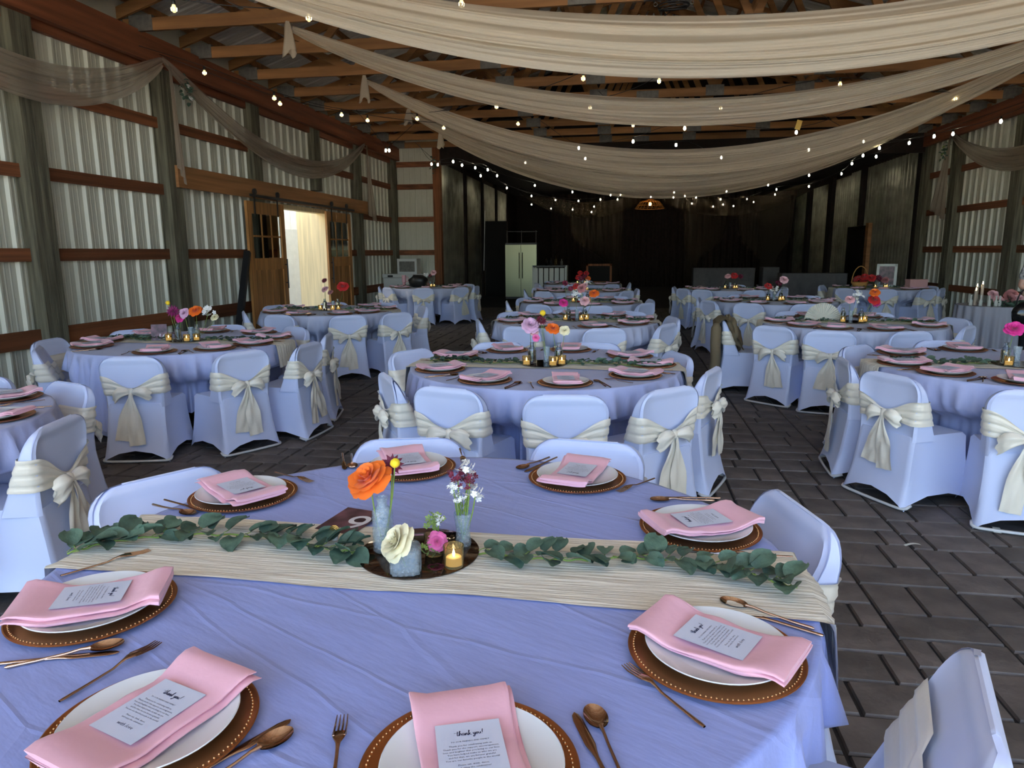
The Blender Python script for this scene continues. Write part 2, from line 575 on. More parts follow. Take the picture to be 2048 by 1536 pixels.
for a, b in zip(edges[:-1], edges[1:]):
    MB().box((XL + 0.03, a + 0.15, 3.90), (XL + 0.09, b - 0.15, 4.06)).obj('header_board', 'header_wood', wall_left)

wr = MB().box((XR + 0.03, YF, 0), (XR + 0.06, 35, 4.8))
wall_right = tag(wr.obj('wall_right', 'siding'), 'ribbed pale steel wall with timber girts behind the candle table', 'wall', kind='structure')
y = 0.15 - 0.81 * 5
while y < 19.0:
    put('siding_panel', panel_me, wall_right, (XR, y, 0), PI / 2)
    y += 0.81
POSTS_R = [5.2, 7.6, 10.1, 12.5, 15.0, 17.65, 19.3]
for y in POSTS_R:
    post(wall_right, XR - 0.17, XR, y - 0.16, y + 0.16, 0, 4.32)
edges = [YF] + POSTS_R
for a, b in zip(edges[:-1], edges[1:]):
    for z in (3.28, 2.40, 1.52, 0.66):
        if b - a > 0.5:
            MB().box((XR - 0.07, a + 0.16, z - 0.07), (XR - 0.037, b - 0.16, z + 0.07)).obj('girt', 'girt_wood', wall_right)
MB().box((XR - 0.26, YF, 3.98), (XR - 0.17, YB, 4.32)).obj('header_beam', 'header_wood', wall_right)

# short return wall at the back, beside the deeper bay
wbk = MB().box((XL, YB + 0.03, 0), (-5.05, YB + 0.06, 4.6))
wall_back = tag(wbk.obj('wall_back', 'siding'), 'narrow pale steel return wall behind the chest freezer', 'wall', kind='structure')
put('siding_panel', rib_panel(1.3, 4.35, 8, 0.010).mesh('siding_panel', 'siding'), wall_back, (-5.1, YB, 0), PI)
for z in (3.88, 3.29, 2.42, 1.52, 0.62):
    MB().box((XL + 0.17, YB - 0.07, z - 0.07), (-5.12, YB - 0.028, z + 0.07)).obj('girt', 'girt_wood', wall_back)
MB().box((-5.2, YB - 0.10, 0), (-5.0, YB + 0.10, 4.35)).obj('post', 'corner_wood', wall_back)

# deeper dark bay behind
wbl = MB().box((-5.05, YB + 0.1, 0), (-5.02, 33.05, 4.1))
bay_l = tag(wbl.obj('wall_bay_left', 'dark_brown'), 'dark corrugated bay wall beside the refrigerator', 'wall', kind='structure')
yy = YB + 0.12
for k in range(4):
    wd = 2.7
    put('corrugated_sheet', wave_panel(wd - 0.25, 3.9).mesh('corrugated_sheet', 'galvanized'), bay_l, (-4.98, yy + wd - 0.25, 0), -PI / 2)
    MB().box((-5.02, yy + wd - 0.25, 0), (-4.9, yy + wd, 4.05)).obj('post', 'dark_brown', bay_l)
    yy += wd
wbr = MB().box((7.22, YB + 0.2, 0), (7.25, 22.7, 4.1)).box((7.22, 24.8, 0), (7.25, 35, 4.1)).box((7.22, 22.7, 2.25), (7.25, 24.8, 4.1))
bay_r = tag(wbr.obj('wall_bay_right', 'dark_brown'), 'shiny corrugated bay wall with black doorway', 'wall', kind='structure')
def cs(y0, y1, z0, z1):
    put('corrugated_sheet', wave_panel(y1 - y0, z1 - z0).mesh('corrugated_sheet', 'galvanized'), bay_r, (7.19, y0, z0), PI / 2)
cs(19.6, 22.7, 0, 3.95); cs(22.7, 23.35, 2.25, 3.95); cs(23.6, 24.8, 2.25, 3.95); cs(24.8, 26.6, 0, 3.9); cs(27.1, 29.6, 0, 3.85); cs(30.1, 32.4, 0, 3.8)
for y, z0 in ((23.35, 2.25), (26.6, 0), (29.6, 0), (32.4, 0)):
    MB().box((7.08, y, z0), (7.24, y + (0.25 if y < 24 else 0.5), 4.05)).obj('post', 'dark_brown', bay_r)
MB().box((7.06, 22.45, 0), (7.20, 22.7, 2.3)).obj('door_jamb', 'track_wood', bay_r)
tag(MB().box((7.16, 22.72, 0.01), (7.2, 24.78, 2.24)).obj('door_3', 'black_gloss'), 'glossy black door in the corrugated bay wall', 'door', kind='structure')
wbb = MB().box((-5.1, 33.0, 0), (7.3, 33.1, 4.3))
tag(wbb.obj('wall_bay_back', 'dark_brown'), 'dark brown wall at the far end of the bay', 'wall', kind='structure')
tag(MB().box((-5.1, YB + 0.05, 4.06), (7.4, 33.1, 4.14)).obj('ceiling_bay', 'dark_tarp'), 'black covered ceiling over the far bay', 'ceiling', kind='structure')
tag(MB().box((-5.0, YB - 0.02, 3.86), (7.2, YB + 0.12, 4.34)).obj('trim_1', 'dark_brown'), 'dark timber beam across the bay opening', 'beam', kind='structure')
# gable above the beam
RIDX, RIDZ, EZ = 0.5, 6.75, 4.55
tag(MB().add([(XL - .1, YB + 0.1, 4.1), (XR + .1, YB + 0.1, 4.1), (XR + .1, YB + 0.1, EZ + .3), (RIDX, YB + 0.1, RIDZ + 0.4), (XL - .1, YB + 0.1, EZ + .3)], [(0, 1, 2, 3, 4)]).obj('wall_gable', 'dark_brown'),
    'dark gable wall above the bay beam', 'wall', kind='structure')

# ------------------------------------------------------------------ roof and trusses
def slope_pt(side, t):
    x0 = XL - 0.1 if side < 0 else XR + 0.1
    return x0 + (RIDX - x0) * t, EZ + (RIDZ - EZ) * t
ceil = MB()
for sd in (-1, 1):
    (xa, za), (xb, zb) = slope_pt(sd, 0), slope_pt(sd, 1)
    ceil.add([(xa, YF, za + 0.16), (xb, YF, zb + 0.16), (xb, YB + 0.2, zb + 0.16), (xa, YB + 0.2, za + 0.16)], [(0, 1, 2, 3)])
ceiling = tag(ceil.obj('ceiling', 'roof_metal'), 'ribbed steel roof seen between timber trusses', 'ceiling', kind='structure')
for sd in (-1, 1):
    (xa, za), (xb, zb) = slope_pt(sd, 0), slope_pt(sd, 1)
    L = math.hypot(xb - xa, zb - za)
    me = rib_panel(0.9, L, 3, 0.02).mesh('roof_panel', 'roof_metal')
    ux = Vector((xb - xa, 0, zb - za)).normalized()
    for k in range(27):
        y = YF + k * 0.9
        nrm = Vector((0, 1, 0)).cross(ux) * (1 if sd > 0 else -1)
        M = Matrix(((0, nrm.x, ux.x, xa), (1, nrm.y, ux.y, y), (0, nrm.z, ux.z, za + 0.13), (0, 0, 0, 1)))
        o = put('roof_panel', me, ceiling)
        o.matrix_local = M
    for k in range(10):
        t = 0.03 + k * 0.104
        xx, zz = xa + (xb - xa) * t, za + (zb - za) * t
        MB().bar((xx, YF, zz + 0.075), (xx, YB + 0.1, zz + 0.075), 0.04, 0.09).obj('purlin', 'truss_wood', ceiling)
bc = 4.37
parts_t = []
def tbar(p, q, w=0.045, h=0.10):
    return MB().bar((p[0], 0, p[1]), (q[0], 0, q[1]), w, h).mesh('web', 'truss_wood')
tc_me = []
for sd in (-1, 1):
    (xa, za), (xb, zb) = slope_pt(sd, 0.0), slope_pt(sd, 1)
    tc_me.append(MB().bar((xa, 0, za - 0.05), (xb, 0, zb - 0.05), 0.045, 0.14).mesh('top_chord', 'truss_wood'))
bc_me = MB().bar((XL + 0.05, 0, bc), (XR - 0.05, 0, bc), 0.045, 0.15).mesh('bottom_chord', 'truss_wood')
def topz(x_):
    sd = -1 if x_ < RIDX else 1
    (xa, za), (xb, zb) = slope_pt(sd, 0), slope_pt(sd, 1)
    return za + (zb - za) * (x_ - xa) / (xb - xa) - 0.08
bx = [-4.3, -2.1, -0.55, 1.55, 3.1, 5.3]
tx = [-5.35, -3.2, -1.3, RIDX, 2.3, 4.2, 6.35]
webs = []
for i, b in enumerate(bx):
    for t in (tx[i], tx[i + 1]):
        webs.append(tbar((b, bc), (t, topz(t))))
plates = []
for b in bx[1:-1] + [-6.1, 7.1]:
    plates.append(MB().box((b - 0.16, -0.027, bc - 0.075), (b + 0.16, 0.027, bc + 0.11)).mesh('gusset_plate', 'plate_steel'))
plates.append(MB().box((RIDX - 0.35, -0.027, bc - 0.075), (RIDX + 0.05, 0.027, bc + 0.05)).mesh('gusset_plate', 'plate_steel'))
TR_Y = [2.2 + 1.3 * k for k in range(14)]
ORD = ['first', 'second', 'third', 'fourth', 'fifth', 'sixth', 'seventh', 'eighth', 'ninth', 'tenth', 'eleventh', 'twelfth', 'thirteenth', 'fourteenth', 'fifteenth']
for k, y in enumerate(TR_Y):
    t = thing('roof_truss', 'brown timber roof truss with web members, %s back from the open front' % ORD[k], 'truss', (0, y, 0), group='timber roof trusses', kind='structure')
    put('bottom_chord', bc_me, t)
    for me in tc_me:
        put('top_chord', me, t)
    for me in webs:
        put('web', me, t)
    for me in plates:
        put('gusset_plate', me, t)

# ------------------------------------------------------------------ sliding barn doors, track and what lies outside
def barn_door(name, y0, y1, label, handle_y):
    d = thing(name, label, 'door', (XL + 0.225, (y0 + y1) / 2, 0.04), kind='structure')
    w = (y1 - y0) / 2
    H = 2.34
    st = 0.14
    for s in (-1, 1):
        MB().box((-0.02, s * w - (st if s > 0 else 0), 0), (0.025, s * w + (0 if s > 0 else st), H)).obj('stile', 'door_wood', d)
    for z0, z1 in ((0, 0.2), (1.20, 1.40), (H - 0.2, H)):
        MB().box((-0.018, -w + st, z0), (0.022, w - st, z1)).obj('rail', 'door_wood', d)
    iw = 2 * (w - st)
    for k in range(5):
        a = -w + st + iw * k / 5
        MB().box((-0.018, a + 0.006, 0.2), (0.0, a + iw / 5 - 0.006, 1.20)).obj('plank', 'door_wood', d)
    for i in range(3):
        for j in range(2):
            a = -w + st + iw * i / 3
            b = 1.40 + 0.74 * j / 2
            MB().box((-0.003, a + 0.01, b + 0.01), (0.003, a + iw / 3 - 0.01, b + 0.36)).obj('pane', 'glass', d)
    for i in (1, 2):
        a = -w + st + iw * i / 3
        MB().box((-0.01, a - 0.014, 1.40), (0.014, a + 0.014, H - 0.2)).obj('muntin', 'door_wood', d)
    MB().box((-0.01, -w + st, 1.755), (0.012, w - st, 1.785)).obj('muntin', 'door_wood', d)
    hb = MB().tube([(0.07, handle_y, 0.85), (0.07, handle_y, 1.38)], 0.013, 8)
    for z in (0.95, 1.28):
        hb.tube([(0.02, handle_y, z), (0.07, handle_y, z)], 0.010, 6)
    hb.obj('handle', 'black_steel', d)
    for s in (-0.62, 0.62):
        hg = MB().box((0.026, s * w - 0.02, H - 0.22), (0.034, s * w + 0.02, H + 0.16))
        hg.add(*cyl(0.05, 0.03), M=Matrix.Translation((0.045, s * w, H + 0.16)) @ Matrix.Rotation(PI / 2, 4, 'Y'))
        hg.obj('hanger', 'black_steel', d)
    return d
def cyl(r, h, n=14):
    mb = MB().lathe([(r, -h / 2), (r, h / 2)], n)
    return mb.v, mb.f
barn_door('door_1', 11.02, 12.31, 'wooden sliding barn door with black handle nearer the camera', 0.56)
barn_door('door_2', 14.2, 15.5, 'wooden sliding barn door beyond the bright doorway', -0.55)
tag(MB().box((XL + 0.172, 9.3, 2.44), (XL + 0.215, 16.8, 2.74)).obj('trim_2', 'track_wood'), 'long pale timber board above the barn doors', 'board', kind='structure')
tk = thing('door_track', 'black steel sliding door track on the timber board', 'track', (XL + 0.265, 13.4, 2.47))
MB().box((0.0, -2.3, -0.02), (0.012, 2.3, 0.025)).obj('rail', 'black_steel', tk)
for k in range(6):
    MB().add(*cyl(0.018, 0.07), M=Matrix.Translation((-0.03, -2.1 + k * 0.84, 0)) @ Matrix.Rotation(PI / 2, 4, 'Y')).obj('standoff', 'black_steel', tk)
ow = thing('wall_outside', 'sunlit white plank wall of the shed outside the doorway', 'wall', kind='structure')
MB().box((-8.35, 9, -0.2), (-8.3, 42, 3.6)).obj('sheathing', 'white_plank', ow)
for k in range(64):
    MB().box((-8.3, 14 + k * 0.32 + 0.006, -0.2), (-8.28, 14 + (k + 1) * 0.32 - 0.006, 3.6)).obj('plank', 'white_plank', ow)
jb = thing('door_frame', 'pale raw timber door frame around the bright doorway', 'door frame', (XL, 0, 0), kind='structure')
MB().box((-0.55, 14.46, 0), (0.1, 14.5, 2.4)).obj('jamb', 'raw_timber', jb)
MB().box((-0.1, 12.3, 0), (0.1, 12.34, 2.4)).obj('jamb', 'raw_timber', jb)
MB().box((-0.1, 12.3, 2.34), (0.1, 14.5, 2.42)).obj('jamb', 'raw_timber', jb)
od = thing('plank_door', 'pale hinged plank door standing open outside the doorway', 'door', (-7.7, 15.2, -0.15), rad(22))
for k in range(4):
    MB().box((-0.5 + k * 0.25 + 0.004, -0.02, 0), (-0.25 + k * 0.25 - 0.004, 0.02, 2.2)).obj('plank', 'white_plank', od)
MB().box((-0.5, -0.045, 0), (-0.38, -0.02, 2.2)).obj('brace', 'raw_timber', od)
tag(MB().bar((XL + 0.40, 10.1, 0.0), (XL + 0.24, 10.95, 1.55), 0.09, 0.09).obj('prop_bar', 'black_steel'), 'black slanting steel bar leaning beside the barn door', 'bar')

# ------------------------------------------------------------------ chairs: folding chairs in spandex covers with satin bows
def lerp_tab(tab, z):
    for (a, va), (b, vb) in zip(tab[:-1], tab[1:]):
        if z <= b:
            t = (z - a) / (b - a)
            return va + (vb - va) * max(0, t)
    return tab[-1][1]
REAR = [(0, -0.315), (0.08, -0.292), (0.2, -0.268), (0.45, -0.235), (0.82, -0.262)]
def yr(z):
    return lerp_tab(REAR, z)
def build_cover():
    mb = MB()
    fr = [-1, -0.93, -0.84, -0.5, 0, 0.5, 0.84, 0.93, 1]
    sd = [0.12, 0.35, 0.65, 0.88]
    def ring(zbase, t, hw, y0, y1, arch, rec=0.0):
        """rear left->right, right side, front right->left, left side"""
        out = []
        def P(x_, y_, s, a):
            zz = arch * a * sin(PI * s) ** 0.7 if arch else 0
            out.append((x_, y_, zbase + zz))
        for f in fr:
            s = (f + 1) / 2
            r = rec if abs(f) < 0.9 else 0
            P(f * hw, y0 + r + (0.012 if abs(f) == 1 else 0), s, 1)
        for s in sd:
            P(hw - 0.025 * sin(PI * s) * t, y0 + (y1 - y0) * s, s, 0.85)
        for f in fr[::-1]:
            s = (f + 1) / 2
            r = rec if abs(f) < 0.9 else 0
            P(f * hw, y1 - r - (0.012 if abs(f) == 1 else 0), s, 0.9)
        for s in sd[::-1]:
            P(-hw + 0.025 * sin(PI * s) * t, y0 + (y1 - y0) * s, s, 0.85)
        return out
    N = 2 * len(fr) + 2 * len(sd)
    def loft(rings, cap=True):
        b = len(mb.v)
        for r in rings:
            mb.v += r
        for k in range(len(rings) - 1):
            for i in range(N):
                j = (i + 1) % N
                mb.f.append((b + k * N + i, b + k * N + j, b + (k + 1) * N + j, b + (k + 1) * N + i))
        if cap:
            mb.f.append(tuple(b + (len(rings) - 1) * N + i for i in range(N)))
    low = []
    for z in (0.0, 0.05, 0.12, 0.2, 0.3, 0.38, 0.43, 0.45):
        t = 1 - z / 0.45
        hw = 0.205 + 0.032 * t ** 2
        y1 = 0.185 + 0.06 * t ** 1.5 + (-0.015 if z > 0.44 else 0)
        low.append(ring(z, 1.0 if 0 < z < 0.44 else 0.3, hw - (0.012 if z > 0.44 else 0), yr(z), y1, 0.095 * max(0, 1 - z / 0.25)))
    low.append([(p[0] * 0.8, -0.03 + (p[1] + 0.03) * 0.8, 0.447) for p in low[-1]])
    loft(low)
    back = []
    for z in (0.42, 0.5, 0.56, 0.62, 0.68, 0.72, 0.745, 0.765, 0.785, 0.80, 0.81, 0.815):
        hw = 0.206 + 0.022 * smooth01(0.45, 0.72, z)
        if z > 0.71:
            hw -= 0.105 - math.sqrt(max(0, 0.105 ** 2 - (z - 0.71) ** 2))
        yf = -0.075 + (-0.225 + 0.075) * (z - 0.45) / 0.35
        y0 = yr(z)
        if z > 0.795:
            y0 += (z - 0.795) * 0.8
            yf -= (z - 0.795) * 0.5
        back.append(ring(z, 0, hw, y0, max(yf, y0 + 0.012), 0, 0.010 if z < 0.775 else 0.0))
    last = back[-1]
    ym = sum(p[1] for p in last) / len(last)
    back.append([(p[0] * 0.97, ym, p[2] + 0.003) for p in last])
    loft(back, False)
    return mb
cover_me = build_cover().mesh('cover', 'spandex', 0.9)
rail_me = (MB().tube(catmull([(-0.235, -0.25, 0.03), (-0.232, -0.305, 0.016), (-0.12, -0.315, 0.013), (0.12, -0.315, 0.013), (0.232, -0.305, 0.016), (0.235, -0.25, 0.03)], 3), 0.010, 6)
           ).mesh('foot_rail', 'frame_white', True)
ZB = 0.60
def back_loop(u, z):
    """a closed loop round the chair back; u=0 at rear centre"""
    hw = 0.206 + 0.022 * smooth01(0.45, 0.72, z)
    y0 = yr(z) - 0.004
    y1 = -0.075 + (-0.15) * (z - 0.45) / 0.35 + 0.004
    per = [(0, y0), (hw * 0.9, y0), (hw + 0.006, y0 + 0.02), (hw + 0.006, y1 - 0.015), (hw * 0.92, y1), (-hw * 0.92, y1), (-hw - 0.006, y1 - 0.015), (-hw - 0.006, y0 + 0.02), (-hw * 0.9, y0), (0, y0)]
    brk = [0, 0.2, 0.24, 0.28, 0.32, 0.68, 0.72, 0.76, 0.8, 1.0]
    for i in range(9):
        if u <= brk[i + 1] + 1e-9:
            t = (u - brk[i]) / (brk[i + 1] - brk[i])
            return per[i][0] + (per[i + 1][0] - per[i][0]) * t, per[i][1] + (per[i + 1][1] - per[i][1]) * t
    return per[0]
def band(seed, off, drop):
    def f(u, v):
        d = min(u, 1 - u) / 0.22
        pin = smooth01(0, 1, d)
        hh = 0.028 + 0.050 * pin
        zc = ZB - drop * (1 - pin) + off * (1 if u < 0.5 else -1) * pin * 0.3
        z = zc + (v - 0.5) * 2 * hh
        x_, y_ = back_loop(u, min(0.72, max(0.46, z)))
        wr = (0.0055 * sin(v * 19 + seed + 4 * pin) + 0.0035 * sin(v * 37 + seed * 2 + 3 * pin)) * (1.3 - 0.5 * pin)
        if u < 0.22 or u > 0.78:
            y_ -= 0.006 + wr + 0.010 * (1 - pin)
        elif 0.3 < u < 0.7:
            y_ += 0.005 + wr * 0.5
        else:
            x_ += (0.006 + wr * 0.5) * (1 if x_ > 0 else -1)
        return (x_, y_, z)
    return MB().grid(f, 56, 19, closeu=True).mesh('sash', 'satin', True)
def bow_parts(seed, drop, cx, tl, slant):
    r = random.Random(seed)
    zk = ZB - drop
    yk = yr(zk) - 0.04
    out = []
    def knot(u, v):
        th, ph = 2 * PI * u, PI * v
        k = 1 + 0.10 * sin(th * 5 + ph * 2)
        return (cx + 0.024 * k * sin(ph) * cos(th), yk + 0.020 * k * sin(ph) * sin(th), zk + 0.032 * cos(ph))
    out.append(('knot', MB().grid(knot, 14, 8, closeu=True, flip=True).mesh('knot', 'satin', True)))
    for s in (-1, 1):
        L = r.uniform(0.115, 0.145)
        dz = r.uniform(0.02, 0.06)
        hmax = r.uniform(0.042, 0.056)
        ph0 = r.uniform(0, 6)
        def lp(u, v, s=s, L=L, dz=dz, hmax=hmax, ph0=ph0):
            a = 2 * PI * u
            h = 0.013 + hmax * (v ** 0.75) * (1 - 0.25 * max(0, v - 0.8) / 0.2)
            th = 0.010 + 0.016 * sin(PI * min(1, v * 0.9 + 0.05))
            if v > 0.9:
                th *= 0.35 if v < 0.99 else 0.05
            c_, s_ = cos(a), sin(a)
            sv = math.copysign(abs(s_) ** 0.8, s_)
            pleat = (0.0065 * sin(5.5 * sv + ph0) + 0.003 * sin(11 * sv + ph0 * 2)) * v ** 0.5
            return (cx + s * (0.010 + L * v * (1 - 0.10 * sv * sv * v) + 0.006 * sin(sv * 7 + ph0) * v), yk - 0.004 + th * c_ - 0.014 * sin(PI * v) + pleat, zk - dz * v * v + h * sv + 0.010 * sin(PI * v))
        out.append(('loop', MB().grid(lp, 28, 12, closeu=True, flip=s > 0).mesh('loop', 'satin', True)))
    for s in (-1, 1):
        Lt = tl * r.uniform(0.86, 1.0)
        sl = slant + s * r.uniform(0.02, 0.055)
        wmax = r.uniform(0.10, 0.125)
        p0 = r.uniform(0, 6)
        yo = 0.004 if s < 0 else 0.014
        def tail(u, v, sl=sl, Lt=Lt, wmax=wmax, p0=p0, yo=yo):
            z = zk - 0.01 - Lt * v
            w = 0.022 + (wmax - 0.022) * smooth01(0, 0.6, v)
            cr = 0.010 * sin(u * 9 + p0 + v * 2) * (1 - 0.5 * v) + 0.006 * sin(v * 7 + p0)
            base = min(yr(max(z, 0.0)), yr(0.55) - 0.005)
            return (cx + sl * v * 1.6 + (u - 0.5) * w, base - 0.022 - yo - 0.010 * (1 - v) - abs(cr) - 0.01 * sin(PI * v), z + 0.012 * (u - 0.5) * (1 if sl > 0 else -1))
        out.append(('tail', MB().grid(tail, 9, 12, flip=True).mesh('tail', 'satin', True)))
    return out
BOWS = [(band(1, 0.02, 0.05), bow_parts(3, 0.05, 0.0, 0.41, -0.02)), (band(4, -0.05, 0.06), bow_parts(11, 0.06, -0.035, 0.43, 0.02)),
        (band(7, 0.06, 0.045), bow_parts(23, 0.045, 0.03, 0.40, 0.03)), (band(9, 0.0, 0.03), bow_parts(31, 0.03, 0.015, 0.36, 0.0))]
def place_chair(x, y, rz, label, group, bow, lod=2):
    c = thing('covered_chair', label, 'chair', (x, y, 0), rz, group)
    c.scale = (1, 1, 0.96)
    put('cover', cover_me, c)
    sash_me, parts = BOWS[bow % 4]
    put('sash', sash_me, c)
    if lod == 2:
        put('foot_rail', rail_me, c)
    k = put('bow', parts[0][1], c)
    for nm, me in parts[1:]:
        put(nm, me, k)
    return c

# ------------------------------------------------------------------ tableware meshes
def charger_mesh(n=64):
    return MB().lathe([(0.0, 0.002), (0.10, 0.0), (0.150, 0.003), (0.1651, 0.012), (0.1655, 0.0135), (0.163, 0.0145), (0.157, 0.0125), (0.150, 0.0115), (0.128, 0.0065), (0.10, 0.005), (0.0, 0.005)], n).mesh('charger_plate', 'charger', 0.6)
charger_me, charger_lo = charger_mesh(72), charger_mesh(32)
bd = MB()
for k in range(108):
    a = 2 * PI * k / 108
    bd.ball((0.1545 * cos(a), 0.1545 * sin(a), 0.0128), 0.0025, 6, 4)
bead_me = bd.mesh('beaded_rim', 'bead', True)
PLPROF = [(0.0, 0.003), (0.075, 0.002), (0.080, 0.0), (0.084, 0.002), (0.110, 0.010), (0.1365, 0.0205), (0.1375, 0.022), (0.136, 0.0232), (0.110, 0.0130), (0.088, 0.0075), (0.082, 0.006), (0.0, 0.0055)]
plate_me, plate_lo = MB().lathe(PLPROF, 64).mesh('dinner_plate', 'porcelain', 0.9), MB().lathe(PLPROF, 28).mesh('dinner_plate', 'porcelain', 0.9)
def zb(y):
    a = abs(y)
    return 0.0085 + 0.0175 * smooth01(0.06, 0.135, a) - 0.010 * smooth01(0.138, 0.165, a)
def napkin_mesh(seed, res=18):
    mb = MB()
    r = random.Random(seed)
    p1, p2 = r.uniform(0, 6), r.uniform(0, 6)
    def slab(hw, hl, zoff, th, sx, sk):
        def f(u, v):
            a = 2 * PI * u
            c_, s_ = cos(a), sin(a)
            X = math.copysign(abs(c_) ** 0.25, c_) * hw
            y = (v - 0.5) * 2 * hl
            wr = 0.0026 * sin(y * 26 + p1 + X * 30) + 0.0016 * sin(X * 60 + p2 + y * 18) + 0.006 * noise.noise(Vector((X * 18, y * 18, seed)))
            tz = (0.5 + 0.5 * math.copysign(abs(s_) ** 0.6, s_)) * th
            edge = 0.006 * sin(y * 17 + p2)
            return (X + sx + edge * (1 if X > 0 else -0.4) + sk * y, y, zb(y) + zoff + tz + (wr if s_ > 0 else 0) + 0.004 * (X / hw) ** 2)
        b = len(mb.v)
        nu, nv = 22, res
        mb.grid(f, nu, nv, closeu=True, flip=True)
        mb.f.append(tuple(b + i * nv for i in range(nu)))
        mb.f.append(tuple(b + i * nv + nv - 1 for i in range(nu))[::-1])
    slab(0.081, 0.150, 0.0, 0.008, 0.007, 0.0)
    slab(0.078, 0.149, 0.0075, 0.010, 0.0, r.uniform(-.03, .03))
    return mb.mesh('napkin', 'napkin', 1.0)
napkins = [napkin_mesh(i) for i in range(4)]
napkin_lo = [napkin_mesh(i, 9) for i in range(2)]
CZ = 0.0250
def card_grid(u, v):
    x_, y_ = (u - 0.5) * 0.101, (v - 0.5) * 0.136
    return (x_, y_, zb(y_) + CZ)
cb = MB().grid(card_grid, 2, 12)
cb.grid(lambda u, v: (card_grid(u, v)[0], card_grid(u, v)[1], card_grid(u, v)[2] - 0.0006), 2, 12, flip=True)
card_me = cb.mesh('thank_you_card', 'card', True)
# printed words of the card
def ribbon(mb, pts, w):
    P = catmull([(a, b, 0) for a, b in pts], 5)
    b0 = len(mb.v)
    for i, p in enumerate(P):
        d = (P[min(i + 1, len(P) - 1)] - P[max(0, i - 1)]).normalized()
        ww = w * (0.5 + 0.9 * abs(d.y))
        n = Vector((-d.y, d.x, 0)) * ww / 2
        mb.v += [tuple(p + n), tuple(p - n)]
    for i in range(len(P) - 1):
        mb.f.append((b0 + 2 * i + 1, b0 + 2 * i + 3, b0 + 2 * i + 2, b0 + 2 * i))
SCRIPT = [[(.35, 2.0), (.2, .5), (.3, .05), (.6, .25), (1.05, 1.6), (1.1, 2.1), (.95, 2.0), (.85, .9), (.8, 0), (1.0, .8), (1.25, 1.0), (1.35, .7), (1.35, .2), (1.6, .15)],
          [(-.7, 1.35), (.2, 1.3), (.8, 1.45)],
          [(2.2, .9), (1.9, 1.0), (1.65, .5), (1.85, .05), (2.15, .5), (2.25, .95), (2.2, .3), (2.4, .05), (2.65, .95), (2.65, 0), (2.9, .85), (3.1, .95), (3.15, .3), (3.35, .05), (3.75, 1.6), (3.8, 2.1), (3.65, 1.9), (3.55, 0), (3.7, .6), (4.05, .95), (3.8, .55), (4.1, .1), (4.4, .2)],
          [(4.9, .95), (4.95, .3), (5.2, .15), (5.45, .95), (5.3, -.4), (5.0, -.95), (4.85, -.6), (5.6, .2), (5.8, .75), (6.0, .9), (5.75, .5), (5.95, .05), (6.2, .45), (6.0, .9), (6.4, .8)],
          [(6.5, .9), (6.5, .3), (6.7, .05), (6.95, .5), (7.0, .9), (7.0, .25), (7.25, .1)], [(7.7, 2.1), (7.55, 1.2), (7.5, .55)], [(7.44, .14), (7.5, .02)]]
def words_mesh(lines, script=True):
    mb = MB()
    dg = None
    for txt, size, y_, shear in lines:
        cu = bpy.data.curves.new('t', 'FONT')
        cu.body = txt
        cu.size = size
        cu.align_x = 'CENTER'
        cu.resolution_u = 1 if size < 0.02 else 5
        cu.shear = shear
        o = bpy.data.objects.new('t', cu)
        COL.objects.link(o)
        dg = bpy.context.evaluated_depsgraph_get()
        me = o.evaluated_get(dg).to_mesh()
        mb.add([(v.co.x, v.co.y + y_, 0) for v in me.vertices], [tuple(p.vertices) for p in me.polygons])
        o.evaluated_get(dg).to_mesh_clear()
        bpy.data.objects.remove(o)
        bpy.data.curves.remove(cu)
    if script:
        sb = MB()
        for st in SCRIPT:
            ribbon(sb, st, 0.17)
        k = 0.0048
        mb.add([((a - 3.6) * k, b * k + 0.036, 0) for a, b, _ in sb.v], sb.f)
    return mb
WORDS = [('TO OUR FRIENDS AND FAMILY', 0.0038, 0.0225, 0), ('Thank you for celebrating with us.', 0.0043, 0.0140, 0), ('Thank you for the support, encouragement,', 0.0043, 0.0083, 0),
         ('love and laughter that you bring to our lives.', 0.0043, 0.0026, 0), ('You have helped make us who we are', 0.0043, -0.0031, 0), ('and for that, we are forever grateful.', 0.0043, -0.0088, 0),
         ('You are our favorite people in the world!', 0.0043, -0.0145, 0), ('Please eat, drink, dance,', 0.0043, -0.0240, 0), ('and enjoy the celebration!', 0.0043, -0.0297, 0),
         ('with love', 0.0090, -0.0430, 0.35)]
wm = words_mesh(WORDS)
wm.v = [(a * 1.1, b * 1.06, zb(b * 1.06) + CZ + 0.0006) for a, b, _ in wm.v]
words_me = wm.mesh('lettering', 'ink')
